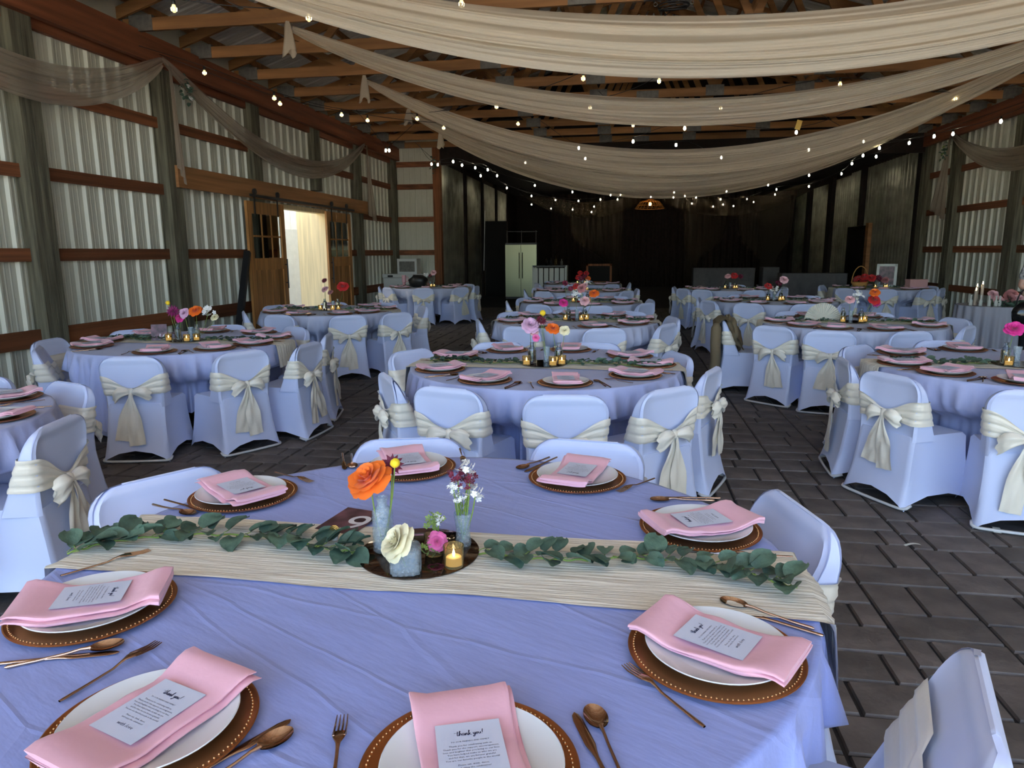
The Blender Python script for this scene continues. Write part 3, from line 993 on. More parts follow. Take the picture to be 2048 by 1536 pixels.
# cutlery, head tip at origin, handle along +Y... tip points to -Y
def fork_mesh():
    mb = MB()
    def zc(y):
        return 0.002 + 0.010 * smooth01(0.0, 0.07, y) * (1 - 0.7 * smooth01(0.07, 0.11, y)) + 0.005 * max(0, 1 - y / 0.03)
    for k in range(4):
        x_ = (k - 1.5) * 0.0062
        mb.tube([(x_ * 0.92, 0, zc(0)), (x_, 0.02, zc(0.02)), (x_, 0.045, zc(0.045)), (x_ * 0.9, 0.058, zc(0.058))], [0.0009, 0.0016, 0.0019, 0.002], 6)
    prof = [(0.045, 0.0115), (0.055, 0.0115), (0.065, 0.0085), (0.075, 0.0042), (0.085, 0.0030), (0.10, 0.0029), (0.15, 0.0034), (0.195, 0.0042), (0.203, 0.0030)]
    def f(u, v):
        i = min(len(prof) - 2, int(v * (len(prof) - 1)))
        t = v * (len(prof) - 1) - i
        y = prof[i][0] + (prof[i + 1][0] - prof[i][0]) * t
        w = prof[i][1] + (prof[i + 1][1] - prof[i][1]) * t
        a = 2 * PI * u
        return (w * cos(a), y, zc(y) + 0.0018 * sin(a))
    b = len(mb.v)
    mb.grid(f, 12, len(prof), closeu=True, flip=True)
    return mb.mesh('dinner_fork', 'cutlery', 1.0)
def spoon_mesh():
    mb = MB()
    def bowl(u, v):
        a = 2 * PI * u
        r = v
        return (0.020 * r * cos(a), 0.031 - 0.031 * r * sin(a), 0.009 - 0.0085 * (1 - r * r))
    mb.grid(bowl, 20, 6, closeu=True, flip=True)
    mb.grid(lambda u, v: (bowl(u, v)[0], bowl(u, v)[1], bowl(u, v)[2] - 0.0016), 20, 6, closeu=True)
    mb.tube([(0, 0.058, 0.0085), (0, 0.075, 0.0095), (0, 0.10, 0.006), (0, 0.15, 0.0035), (0, 0.195, 0.003), (0, 0.2, 0.003)], [0.0045, 0.0028, 0.0027, 0.0032, 0.004, 0.002], 8)
    return mb.mesh('dinner_spoon', 'cutlery', 1.0)
def knife_mesh():
    mb = MB()
    prof = [(0.0, 0.001), (0.006, 0.006), (0.02, 0.0085), (0.08, 0.0088), (0.098, 0.0055), (0.11, 0.0038), (0.16, 0.0040), (0.21, 0.0046), (0.216, 0.003)]
    def f(u, v):
        i = min(len(prof) - 2, int(v * (len(prof) - 1)))
        t = v * (len(prof) - 1) - i
        y = prof[i][0] + (prof[i + 1][0] - prof[i][0]) * t
        w = prof[i][1] + (prof[i + 1][1] - prof[i][1]) * t
        a = 2 * PI * u
        th = 0.0010 if y < 0.095 else 0.0028
        return (w * cos(a), y, 0.0032 + th * sin(a))
    mb.grid(f, 12, len(prof), closeu=True, flip=True)
    return mb.mesh('table_knife', 'cutlery', 1.0)
CUT = dict(fork=fork_mesh(), spoon=spoon_mesh(), knife=knife_mesh())

# ------------------------------------------------------------------ tables
ZT = 0.752
R_T = 0.915
table_top_me = MB().lathe([(0, 0.715), (0.905, 0.715), (0.905, 0.742), (0, 0.742)], 40).mesh('tabletop', 'frame_white')
leg_me = MB().tube([(0, 0, 0), (0, 0, 0.715)], 0.016, 8).mesh('leg', 'black_steel')
def cloth_mesh(seed, chairs, hi, m):
    r = random.Random(seed)
    nth = 384 if hi else 144
    ph = [r.uniform(0, 6) for _ in range(6)]
    rings = [0.0001, 0.25, 0.5, 0.7, 0.82, 0.88, 0.905]
    hang = [0.0, 0.012, 0.05, 0.11, 0.18, 0.25, 0.30, 0.36, 0.44, 0.52, 0.58, 0.63]
    mb = MB()
    prof = len(rings) + len(hang)
    for i in range(nth):
        th = 2 * PI * i / nth
        c_, s_ = cos(th), sin(th)
        for q in rings:
            z = ZT + 0.0012 * noise.noise(Vector((q * c_ * 4, q * s_ * 4, seed)))
            mb.v.append((q * c_, q * s_, z))
        near = min([abs((math.degrees(th) - a + 180) % 360 - 180) for a in chairs] + [99])
        push = 1 - smooth01(15, 23, near)
        hem = 0.56 + 0.05 * sin(4 * th + ph[0]) + 0.03 * sin(7 * th + ph[1])
        for h in hang:
            t = h / 0.63
            z = ZT - t * hem - 0.004 * (h > 0)
            fold = (1 - 2 * abs(sin(17 * th + ph[2] + 1.3 * sin(5 * th + ph[3]))) ** 0.8) * 0.7 + (1 - 2 * abs(sin(29 * th + ph[4] + 2 * sin(3 * th)))) * 0.3
            rr = 0.918 + 0.012 * smooth01(0, 0.1, t) + 0.045 * t + fold * (0.002 + 0.058 * smooth01(0.0, 0.38, t))
            pu = push * smooth01(0.56, 0.47, z) if False else push * (1 - smooth01(0.47, 0.58, z))
            rr = rr * (1 - pu) + min(rr, 0.66 + 0.02 * fold) * pu
            mb.v.append((rr * c_, rr * s_, z))
    for i in range(nth):
        k = (i + 1) % nth
        for j in range(prof - 1):
            mb.f.append((i * prof + j, i * prof + j + 1, k * prof + j + 1, k * prof + j))
    return mb.mesh('tablecloth', m, True)
def runner_mesh(w=0.36, half=1.12, seed=0):
    def f(u, v):
        x_ = (u - 0.5) * 2 * half
        y_ = (v - 0.5) * w + 0.012 * noise.noise(Vector((x_ * 3, v * 2, seed))) * (1 if abs(v - 0.5) > 0.3 else 0.5)
        wr = 0.0035 * abs(noise.noise(Vector((x_ * 2.5, y_ * 75, seed)))) + 0.003 * abs(noise.noise(Vector((x_ * 5, y_ * 40, seed + 3))))
        lim = math.sqrt(max(0.01, 0.935 ** 2 - y_ * y_))
        if abs(x_) <= lim:
            return (x_, y_, ZT + 0.0035 + wr)
        d = abs(x_) - lim
        return (math.copysign(lim + 0.012 + 0.10 * d + wr * 2, x_), y_, ZT + 0.002 - d)
    mb = MB().grid(f, 90, 40)
    return mb.mesh('table_runner', 'runner', True)
runner_me = runner_mesh()
HOURS = ['twelve', 'one', 'two', 'three', 'four', 'five', 'six', 'seven', 'eight', 'nine', 'ten', 'eleven']
def clock(ang, used):
    b = (90 + math.degrees(YAW) - ang) % 360
    k = int(round(b / 15.0)) % 24
    while k in used:
        k = (k + 1) % 24
    used.add(k)
    return ("%s o'clock" % HOURS[k // 2]) if k % 2 == 0 else ("half past %s" % HOURS[k // 2])
DESC = dict(front='front table number 9', c2='second centre table', c3='third centre table', c4='fourth centre table', c5='fifth centre table', c6='farthest centre table',
            l1='table cut by the photo edge', l2='table number 16', l3='table by the barn door', l4='table by the chest freezer',
            r1='magenta flower table', r2='round white fan table', r3='red posy table', r4='table before the grey curtain', r5='white picture frame table')
CHAIRS = dict(front=[111, 69.6, 28, -21.5, 159], c2=[-140, -113, -77, -49, -9, 29, 71, 120, 162], c3=[-160, -115, -72, -30, 12, 55, 98, 140],
              c4=[-165, -120, -75, -30, 15, 60, 105, 150], c5=[-170, -125, -80, -35, 10, 100, 145], c6=[-160, -100, -50, 0, 90, 140],
              l1=[4, 64, 105, 160], l2=[-75, -40, -12, 22, 62, 105, 150, -168, -140], l3=[-143, -100, -58, -28, 20, 65, 112, 158], l4=[-165, -128, -82, -38, -5, 50, 110],
              r1=[-147, -114, -176, 140, 92, 40], r2=[-143, -117, -82, -30, 12, 60, 110, 180], r3=[-158, -118, -78, -40, 0, 50, 110, 168],
              r4=[-150, -125, -75, -35, 10, 75, 165], r5=[-140, -103, -62, -30, 15, 90, 150])
CH_R = {('c2', i): v for i, v in enumerate(((1.15, -8), (1.15, 5), (1.21, -6), (1.22, 2), (1.14, -12), (1.08, -7), (1.08, 10), (1.10, -12), (1.18, -14)))}
CH_R.update({('l1', 0): (1.16, 10), ('l1', 1): (1.10, 6), ('l2', 0): (1.19, -2), ('l2', 1): (1.25, 9), ('l2', 2): (1.30, 8), ('l2', 3): (1.24, -8), ('l2', 7): (1.24, -6), ('l2', 8): (1.14, -4),
             ('r1', 0): (1.22, -5), ('r1', 1): (1.20, 10), ('r1', 2): (1.13, -8), ('r1', 3): (1.10, -8), ('r2', 0): (1.25, 12), ('r2', 1): (1.28, 14), ('r2', 2): (1.15, 10), ('r2', 3): (1.10, -8), ('r2', 4): (1.22, 8), ('r2', 7): (1.36, 0),
             ('l3', 2): (1.30, 0), ('l3', 3): (1.36, -12), ('l3', 4): (1.28, 12)})
SEATS = dict(front=[(-69, .75), (-26, .745), (23, .765), (64, .77), (110, .775), (152, .80), (-152, .735), (-111, .735)],
             c2=[(a, .73) for a in (-154, -113, -74, -33, 4, 36, 80, 120, 160)])
NEAR = ('front', 'c2', 'l2', 'r1', 'l1')
MID = ('c3', 'r2', 'l3')
T0_CUT = {0: (((-.449, .992), (-.415, .882)), ((-.04, 1.08), (.007, .946)), ((-.066, 1.06), (-.012, .93))),
          1: (((.019, 1.211), (.157, 1.04)), ((.228, 1.497), (.404, 1.398)), ((.222, 1.474), (.387, 1.388))),
          2: (((.235, 1.748), (.39, 1.75)), ((.096, 2.121), (.242, 2.141)), ((.10, 2.148), (.25, 2.165))),
          3: (((-.005, 2.176), (.094, 2.305)), ((-.36, 2.37), (-.277, 2.517)), ((-.331, 2.352), (-.249, 2.517))),
          4: (((-.565, 2.414), (-.60, 2.525)), ((-.95, 2.30), (-1.0, 2.42)), ((-.975, 2.29), (-1.03, 2.41))),
          5: (((-1.026, 2.133), (-1.182, 2.209)), ((-1.245, 1.802), (-1.397, 1.856)), ((-1.22, 1.835), (-1.37, 1.892))),
          6: (((-1.21, 1.551), (-1.326, 1.389)), ((-.969, 1.142), (-1.139, 1.031)), ((-.958, 1.112), (-1.151, 1.045))),
          7: (((-.901, 1.152), (-.955, .942)), ((-.517, .948), (-.567, .859)), ((-.532, .972), (-.592, .87)))}
def lay_cut(kind, head, tail, label, group, z=ZT):
    d = Vector((tail[0] - head[0], tail[1] - head[1]))
    rz = math.atan2(d.y, d.x) - PI / 2
    nm = dict(fork='dinner_fork', spoon='dinner_spoon', knife='table_knife')[kind]
    tag(put(nm, CUT[kind], None, (head[0], head[1], z + 0.001), rz), label, nm.split('_')[1], group)
def setting(tk, i, ang, r, used, near, mid, bare=False):
    cx, cy = TABLE_AT[tk]
    x_, y_ = cx + r * cos(rad(ang)), cy + r * sin(rad(ang))
    rz = rad(ang) + PI / 2
    D = DESC[tk]
    c = clock(ang, used)
    g = ' on the ' + D
    ch = tag(put('charger_plate', charger_me if near else charger_lo, None, (x_, y_, ZT + 0.001), rz), 'copper charger plate at %s of the %s' % (c, D), 'plate', 'charger plates' + g)
    if tk in ('front', 'c2'):
        put('beaded_rim', bead_me, ch)
    ox, oy = rnd.uniform(-.006, .006), rnd.uniform(-.006, .006)
    tag(put('dinner_plate', plate_me if near else plate_lo, None, (x_ + ox, y_ + oy, ZT + 0.007), rz), 'white dinner plate at %s of the %s' % (c, D), 'plate', 'dinner plates' + g)
    nr = rz + rad(rnd.uniform(-11, 11))
    if tk == 'front':
        nr = rz + rad({0: 2, 1: -4, 2: 2, 3: 12, 4: 9, 5: -8, 6: -4, 7: 3}[i])
    tag(put('napkin', (napkins[(i + len(tk)) % 4] if near else napkin_lo[i % 2]), None, (x_ + ox, y_ + oy, ZT + 0.0075), nr), 'folded pink napkin at %s of the %s' % (c, D), 'napkin', 'pink napkins' + g)
    if near or mid:
        k = thing('thank_you_card', 'printed thank you card at %s of the %s' % (c, D), 'card', (x_ + ox, y_ + oy, ZT + 0.0075), nr + rad(rnd.uniform(-2, 2) if tk != 'front' else (-4 if i == 0 else 0)), 'thank you cards' + g)
        put('paper', card_me, k)
        if near:
            put('lettering', words_me, k)
    if near or mid:
        if tk == 'front':
            cut = T0_CUT[i]
        else:
            e = Vector((cos(rad(ang)), sin(rad(ang))))
            t = Vector((-e.y, e.x))
            P = Vector((x_, y_))
            def L(a, b):
                q = P + t * a + e * b
                return (q.x, q.y)
            cut = ((L(-.20, -.09), L(-.205, .1)), (L(.20, -.08), L(.215, .1)), (L(.222, -.07), L(.235, .11)))
            cut = ((L(.205, -.09), L(.21, .1)) if False else cut[0], cut[1], cut[2])
        for kind, (h, q) in zip(('fork', 'spoon', 'knife'), cut):
            adj = dict(fork='four-tined copper fork', spoon='copper soup spoon', knife='slim copper knife')[kind]
            lay_cut(kind, h, q, '%s at %s of the %s' % (adj, c, D), '%ss' % kind.replace('knife', 'knive') + g)
for ti, (tk, (cx, cy)) in enumerate(TABLE_AT.items()):
    D = DESC[tk]
    near, mid = tk in NEAR, tk in MID
    tb = thing('round_table', 'round folding table under the cloth of the %s' % D, 'table', (cx, cy, 0), 0, 'round banquet tables')
    put('tabletop', table_top_me, tb)
    for a in range(4):
        put('leg', leg_me, tb, (0.5 * cos(a * PI / 2 + .7), 0.5 * sin(a * PI / 2 + .7), 0))
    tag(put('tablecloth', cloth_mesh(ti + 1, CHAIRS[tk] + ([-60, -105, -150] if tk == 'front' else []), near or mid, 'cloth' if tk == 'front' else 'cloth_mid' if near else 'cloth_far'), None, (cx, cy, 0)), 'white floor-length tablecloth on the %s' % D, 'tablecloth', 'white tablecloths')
    if tk != 'l1':
        tag(put("table_runner", runner_me, None, (cx, cy + (0.01 if tk == 'front' else 0), 0), 0 if tk == 'front' else rad(rnd.uniform(-3, 3))), 'cream crinkled gauze runner across the %s' % D, 'table runner', 'gauze runners')
    used = set()
    for i, a in enumerate(CHAIRS[tk]):
        r0 = 0.88 + rnd.uniform(-0.02, 0.03)
        if tk == 'front':
            r0 = (0.86, 0.92, 0.875, 0.94, 0.92)[i]
        elif (tk, i) in CH_R:
            r0 = CH_R[tk, i][0] - 0.26
        turn = rnd.uniform(-5, 5) if tk != 'front' else (-8, 13, -14, 3, -12)[i]
        if (tk, i) in CH_R:
            turn = CH_R[tk, i][1]
        place_chair(cx + r0 * cos(rad(a)), cy + r0 * sin(rad(a)), rad(a) + PI / 2 + rad(turn),
                    'white ivory-bowed chair at %s of the %s' % (clock(a, used), D), 'covered chairs around the ' + D, rnd.randrange(4), 2 if cy < 9 else 1)
    seats = SEATS.get(tk) or [(a, 0.735) for a in ([18, 60, 105] if tk == 'l1' else CHAIRS[tk])]
    used = set()
    for i, (a, r) in enumerate(seats):
        setting(tk, i, a, r, used, near, mid)

# ------------------------------------------------------------------ flowers, vases, candles, garlands
def petal_fn(L, dl, phi, curl, az, point=0.0):
    """one cupped petal: dl = half angle it spans round the bloom"""
    def f(u, v):
        uu = (u - 0.5) * 2
        if point:
            g = sin(PI * min(1, 0.12 + 0.86 * v)) ** 0.8
            ed = 1 - 0.10 * uu * uu
        else:
            g = 0.55 + 0.45 * sin(PI * min(1, 0.15 + 0.55 * v))
            ed = 1 - 0.30 * (uu * uu) ** 1.5
        d = L * v * ed
        a = phi + curl * v
        r, z = d * sin(a) + 0.04 * L, d * cos(a)
        q = az + uu * dl * g
        rr = r * (1 + 0.05 * sin(uu * 5 + az * 3) * v)
        return (rr * cos(q), rr * sin(q), z + 0.05 * L * sin(uu * 3 + az) * v)
    return f
ROSE_L = [(3, .62, .10, .12), (4, .70, .24, .18), (4, .80, .42, .25), (5, .90, .62, .34), (5, 1.0, .86, .42), (6, 1.06, 1.1, .5)]
def rose_petals(R, seed=0, layers=ROSE_L):
    r = random.Random(seed)
    out = []
    for n, l, phi, curl in layers:
        a0 = r.uniform(0, 6)
        for k in range(n):
            out.append(MB().grid(petal_fn(R * l * r.uniform(.93, 1.07), 0.78 * 2 * PI / n, phi + r.uniform(-.08, .08), curl, a0 + 2 * PI * k / n), 7, 6))
    return out
def rose_mesh(R, m, seed=0):
    mb = MB()
    for p in rose_petals(R, seed):
        mb.add(p.v, p.f)
    return mb.mesh('bloom', m, True)
def dahlia_mesh(R, m, seed=0):
    mb = MB()
    for k, (n, l, phi) in enumerate(((5, .5, .3), (8, .75, .7), (11, .95, 1.1), (12, 1.0, 1.5))):
        for i in range(n):
            p = MB().grid(petal_fn(R * l, 0.62 * 2 * PI / n, phi, .15, 2 * PI * (i + .5 * k) / n, 1), 3, 4)
            mb.add(p.v, p.f)
    return mb.mesh('bloom', m, True)
def spray_mesh(R, n, size, m, seed=0):
    r = random.Random(seed)
    mb = MB()
    for k in range(n):
        q = Vector((r.gauss(0, .5), r.gauss(0, .5), r.gauss(0, .55))) * R
        rot = Euler((r.uniform(-.9, .9), r.uniform(-.9, .9), r.uniform(0, 6))).to_matrix().to_4x4()
        for i in range(5):
            p = MB().grid(petal_fn(size * 1.3, 0.55, 1.25, .1, 2 * PI * i / 5), 3, 3)
            mb.add(p.v, p.f, Matrix.Translation(q) @ rot)
    return mb.mesh('florets', m, True)
BL = {}
def bloom(kind, R, col):
    k = (kind, round(R, 3), col)
    if k not in BL:
        m = 'petal_' + col
        if kind == 'rose':
            BL[k] = rose_mesh(R, m, len(BL))
        elif kind == 'dahlia':
            BL[k] = dahlia_mesh(R, m)
        elif kind == 'ball':
            BL[k] = MB().ball((0, 0, 0), R, 16, 10, bumpy=0.18).mesh('bloom', m, True)
        else:
            BL[k] = spray_mesh(R, 22, R * 0.36, m, len(BL))
    return BL[k]
def flower(kind, col, R, base, head, label, group, tilt=(0, 0, 0), split=False):
    t = thing(dict(rose='rose_flower', dahlia='dahlia_flower', ball='billy_button_flower', spray='filler_flower')[kind], label, 'flower', base, 0, group)
    h = Vector(head) - Vector(base)
    MB().tube(catmull([(0, 0, 0), tuple(h * 0.5 + Vector((h.x * .15, h.y * .15, 0))), tuple(h)], 4), 0.0018, 6).obj('stem', 'stem', t, True)
    if split:
        b = put('bloom', MB().ball((0, 0, R * .12), R * .22, 8, 6).mesh('bloom', 'petal_' + col, True), t, tuple(h), tilt)
        for p in rose_petals(R, 5):
            put('petal', p.mesh('petal', 'petal_' + col, True), b)
    else:
        put('bloom', bloom(kind, R, col), t, tuple(h), tilt)
    return t
def vase_prof(kind):
    if kind == 'tall':
        o = [(0.020, 0.0), (0.0255, 0.004)] + [(0.026, 0.004 + 0.104 * k / 20) for k in range(21)] + [(0.0245, 0.114), (0.016, 0.120), (0.013, 0.126), (0.014, 0.138), (0.0165, 0.142), (0.0165, 0.146)]
        i = [(0.0135, 0.146), (0.0105, 0.138), (0.0105, 0.124), (0.022, 0.112), (0.0225, 0.012), (0.0, 0.009)]
    elif kind == 'trumpet':
        o = [(0.020, 0.0), (0.0215, 0.006), (0.019, 0.025), (0.0185, 0.04), (0.021, 0.06), (0.0235, 0.08), (0.024, 0.088)]
        i = [(0.0215, 0.088), (0.020, 0.078), (0.0165, 0.04), (0.0165, 0.012), (0, 0.010)]
    elif kind == 'bottle':
        o = [(0.022, 0), (0.026, 0.004), (0.026, 0.07), (0.022, 0.082), (0.013, 0.092), (0.012, 0.11), (0.015, 0.114)]
        i = [(0.012, 0.114), (0.0095, 0.108), (0.0095, 0.092), (0.021, 0.078), (0.0225, 0.01), (0, 0.008)]
    else:
        o = [(0.020, 0), (0.0235, 0.003), (0.0245, 0.050), (0.0255, 0.056)]
        i = [(0.0235, 0.056), (0.022, 0.048), (0.021, 0.008), (0, 0.007)]
    return o + i
def vase_mesh(kind, m, relief=0.0):
    pr = vase_prof(kind)
    mb = MB()
    n = 36
    mb.lathe([(max(r, 1e-5), z) for r, z in pr], n)
    if relief:
        nv = []
        for i, v in enumerate(mb.v):
            ring, k = divmod(i, n)
            if ring < len(pr) and pr[ring][0] > 0.0235 and z_ok(v[2], kind):
                if kind == 'tall':
                    s = 1 + relief * (sin(6 * 2 * PI * k / n + (1 if int(v[2] / 0.0104) % 2 else -1) * 0.9) + (0.8 if ring % 2 else -0.8))
                else:
                    s = 1 + relief * (1 if k % 2 else -1)
                nv.append((v[0] * s, v[1] * s, v[2]))
            else:
                nv.append(v)
        mb.v = nv
    return mb.mesh('vase', m, 1.0)
def z_ok(z, kind):
    return z < 0.109 if kind == 'tall' else True
V = dict(tall=vase_mesh('tall', 'glass_cut', 0.035), trumpet=vase_mesh('trumpet', 'glass_cut'), bottle=vase_mesh('bottle', 'glass'), votive=vase_mesh('votive', 'amber_glass', 0.03))
candle_me = MB().lathe([(0.0, 0.008), (0.0185, 0.008), (0.0185, 0.028), (0.016, 0.0285), (0.0, 0.027)], 20).mesh('candle', 'wax', 0.8)
flame_me = MB().lathe([(0.0, 0.028), (0.0026, 0.031), (0.0034, 0.035), (0.0022, 0.041), (0.0, 0.047)], 8).mesh('flame', 'flame', True)
def votive(x_, y_, z, label, group, s=1.0):
    t = thing('votive_candle', label, 'candle', (x_, y_, z), rnd.uniform(0, 3), group)
    t.scale = (s, s, s)
    put('glass_cup', V['votive'], t); put('wax', candle_me, t); put('flame', flame_me, t)
    return t
# the front table's centrepiece
Zt = 0.7595
tray = thing('mirror_tray', 'round dark bronze mirror tray on the front table', 'tray', (-0.507, 1.64, ZT + 0.0055))
MB().lathe([(0, 0), (0.153, 0), (0.155, 0.001), (0.155, 0.003), (0.153, 0.004), (0, 0.004)], 72).obj('mirror', 'tray_mirror', tray, 0.5)
Zt = ZT + 0.0098
tag(put('glass_vase', V['tall'], None, (-0.598, 1.628, Zt)), 'tall textured glass bottle vase holding the orange rose', 'vase')
tag(put('glass_vase', V['trumpet'], None, (-0.403, 1.697, Zt)), 'flared cut glass vase of white and burgundy filler flowers', 'vase')
dm = MB()
def deco(u, v):
    a = 2 * PI * u
    tab = [(0.030, 0.0), (0.0355, 0.004), (0.036, 0.02), (0.036, 0.055), (0.034, 0.064), (0.026, 0.071), (0.016, 0.075), (0.0145, 0.084), (0.0175, 0.087), (0.0175, 0.091), (0.0135, 0.091), (0.012, 0.080), (0.023, 0.068), (0.031, 0.052), (0.031, 0.010), (0.001, 0.008)]
    r, z = tab[int(round(v * (len(tab) - 1)))]
    e = 4.5 if r > 0.024 else 2
    c_, s_ = cos(a), sin(a)
    k = (abs(c_) ** e + abs(s_) ** e) ** (-1 / e)
    fl = 1 + (0.06 * sin(a * 16 + z * 90) if 0.033 < r and 0.003 < z < 0.06 else 0)
    return (r * k * c_ * fl, r * k * s_ * fl, z)
dm.grid(deco, 64, 16, closeu=True)
dm.f.append(tuple(i * 16 for i in range(64))[::-1])
tag(dm.obj('glass_vase', 'glass_cut', None, 0.25, (-0.505, 1.522, Zt), 0.25), 'square crystal bottle vase holding the cream rose', 'vase')
tag(put('glass_vase', vase_mesh('votive', 'amber_glass', 0.03), None, (-0.462, 1.625, Zt)), 'ribbed amber glass cup holding pink peony', 'vase')
votive(-0.396, 1.563, Zt, 'lit tealight in ribbed amber glass on the mirror tray', None)
G0 = 'flowers on the front table'
flower('rose', 'orange', 0.056, (-0.598, 1.628, Zt + 0.012), (-0.618, 1.605, 0.955), 'large orange rose in the tall textured vase', G0, (0.42, -0.35, 0), split=True)
flower('dahlia', 'burgundy', 0.030, (-0.594, 1.634, Zt + 0.012), (-0.577, 1.66, 0.985), 'dark burgundy dahlia behind the orange rose', G0, (1.0, 0.1, 0))
flower('ball', 'yellow', 0.0125, (-0.60, 1.624, Zt + 0.012), (-0.555, 1.618, 1.003), 'yellow billy button ball beside the orange rose', G0)
flower('rose', 'cream', 0.046, (-0.505, 1.522, Zt + 0.012), (-0.516, 1.506, 0.838), 'cream ranunculus bloom in the square crystal vase', G0, (0.5, -0.75, 0))
flower('rose', 'pink', 0.024, (-0.462, 1.625, Zt + 0.01), (-0.449, 1.605, 0.806), 'hot pink peony leaning from the amber cup', G0, (1.1, 0.5, 0))
flower('spray', 'green', 0.022, (-0.464, 1.63, Zt + 0.01), (-0.464, 1.628, 0.846), 'green budded sprig above the pink peony', G0)
flower('spray', 'green', 0.018, (-0.466, 1.612, Zt + 0.01), (-0.464, 1.600, 0.788), 'green budded sprig below the pink peony', G0)
flower('spray', 'white', 0.013, (-0.458, 1.633, Zt + 0.01), (-0.449, 1.624, 0.856), 'tiny white buds above the pink peony', G0)
tb_ = (-0.403, 1.697, Zt + 0.012)
for i, (c, R, h, lb) in enumerate((('white', 0.022, (-0.386, 1.69, 0.972), 'white filler blossoms at the top of the flared vase'), ('burgundy', 0.020, (-0.413, 1.69, 0.950), 'burgundy filler blossoms in the flared vase, upper cluster'),
                       ('burgundy', 0.018, (-0.380, 1.685, 0.945), 'burgundy petals beside the white blossoms in the flared vase'), ('white', 0.016, (-0.424, 1.685, 0.925), 'white blossoms in the flared vase, on the rose side'),
                       ('white', 0.022, (-0.366, 1.69, 0.908), 'white blossoms in the flared vase, on the candle side'), ('white', 0.014, (-0.414, 1.68, 0.892), 'lowest white blossoms in the flared vase'))):
    flower('spray', c, R, tb_, h, lb, G0)
sprig = MB()
for k in range(46):
    a = rnd.uniform(0, 6.28); z = rnd.uniform(0.845, 0.90); r0 = 0.004 + 0.014 * (z - 0.83) / 0.07 * rnd.random() ** .5
    p = Vector((-0.403 + r0 * cos(a), 1.697 + r0 * sin(a), z))
    sprig.tube([p, p + Vector((0.010 * cos(a), 0.010 * sin(a), 0.016))], [0.0016, 0.0004], 4)
tag(sprig.obj('fern_sprig', 'stem', None), 'green needle foliage at the mouth of the flared vase', 'foliage', kind='stuff')
nm_m = mat('photo_print', (0.035, 0.018, 0.022), 0.35, var=0.8, vscale=16, col2=(0.22, 0.10, 0.12), detail=2)
def number_card(label, txt, loc, rot, w, h, size):
    t = thing('number_card', label, 'card', loc)
    t.rotation_euler = rot
    MB().box((-w / 2, -h / 2, 0), (w / 2, h / 2, 0.002)).obj('print', 'photo_print', t)
    wmb = words_mesh([(txt, size, -h * 0.40, 0.12)], False)
    mat('number_ink', (0.75, 0.72, 0.74), 0.5)
    MB().add([(a + w * 0.16, b, 0.0028) for a, b, _ in wmb.v], wmb.f).obj('numeral', 'number_ink', t)
number_card('dark photo card with white numeral 9 lying by the tall vase', '9', (-0.765, 1.815, ZT + 0.008), (0.04, 0, rad(-13)), 0.125, 0.16, 0.15)
number_card('clear dark card with white numeral 16 standing by the vases', '16', (-4.12, 5.70, ZT + 0.075), (rad(75), 0, rad(25)), 0.13, 0.15, 0.07)
ch = thing('card_holder', 'gold coil card holder beside the number 9 card', 'card holder', (-0.755, 1.685, ZT + 0.007))
coil = MB()
for R in (0.005, 0.0095, 0.0135):
    coil.tube([(R * cos(a * PI / 8), 0, 0.026 + R * sin(a * PI / 8)) for a in range(17)], 0.0016, 6)
coil.obj('coil', 'gold', ch, True)
MB().lathe([(0, 0), (0.009, 0), (0.009, 0.011), (0, 0.011)], 14).obj('base', 'frame_white', ch)
# eucalyptus garlands
def leaf_mesh():
    def f(u, v):
        uu = (u - .5) * 2
        w = 0.022 * sin(PI * min(1, 0.10 + 0.86 * v)) ** 0.62
        return (uu * w, 0.052 * v, 0.007 * uu * uu + 0.006 * sin(PI * v) - 0.004 * v + 0.001 * cos(uu * 9) * v)
    mb = MB().grid(f, 5, 6)
    return mb
leaf_mb = leaf_mesh()
leaf_me = leaf_mb.mesh('leaf', 'eucalyptus', True)
def garland(label, pts, n, seed, split, zbase=ZT + 0.010, scale=1.0):
    r = random.Random(seed)
    P = catmull([(a, b, zbase) for a, b in pts], 12)
    P = [p + Vector((0, 0, 0.006 * abs(sin(i * .7)))) for i, p in enumerate(P)]
    o = P[0].copy()
    t = thing('eucalyptus_garland', label, 'garland', tuple(o), 0, 'eucalyptus garlands')
    st = MB().tube([p - o for p in P], 0.0024, 6)
    allm = MB()
    for k in range(n):
        i = int((k + .5) / n * (len(P) - 2))
        d = (P[i + 1] - P[i]).normalized()
        side = -1 if k % 2 else 1
        ang = math.atan2(d.y, d.x) - PI / 2 + side * r.uniform(0.5, 1.5)
        bp = P[i] - o + Vector((0, 0, r.uniform(-.002, .012)))
        dirv = Vector((-sin(ang), cos(ang), 0))
        tip = bp + dirv * 0.014 * scale + Vector((0, 0, 0.003))
        st.tube([bp, tip], 0.0012, 5)
        rot = Euler((r.uniform(-.15, .45), r.uniform(-.5, .5), ang))
        s = scale * r.uniform(0.72, 1.12)
        if split:
            l = put('leaf', leaf_me, t, tuple(tip), rot)
            l.scale = (s, s, s)
        else:
            allm.add(leaf_mb.v, leaf_mb.f, Matrix.Translation(tip) @ rot.to_matrix().to_4x4() @ Matrix.Scale(s, 4))
    st.obj('stem', 'stem', t, True)
    if not split:
        tag(allm.obj('leaves', 'eucalyptus', t, True), kind='stuff')
garland('eucalyptus garland on the front table beside the number 9 card', [(-1.40, 1.49), (-1.32, 1.58), (-1.138, 1.65), (-0.916, 1.655), (-0.755, 1.615), (-0.665, 1.60)], 50, 3, True, scale=1.3)
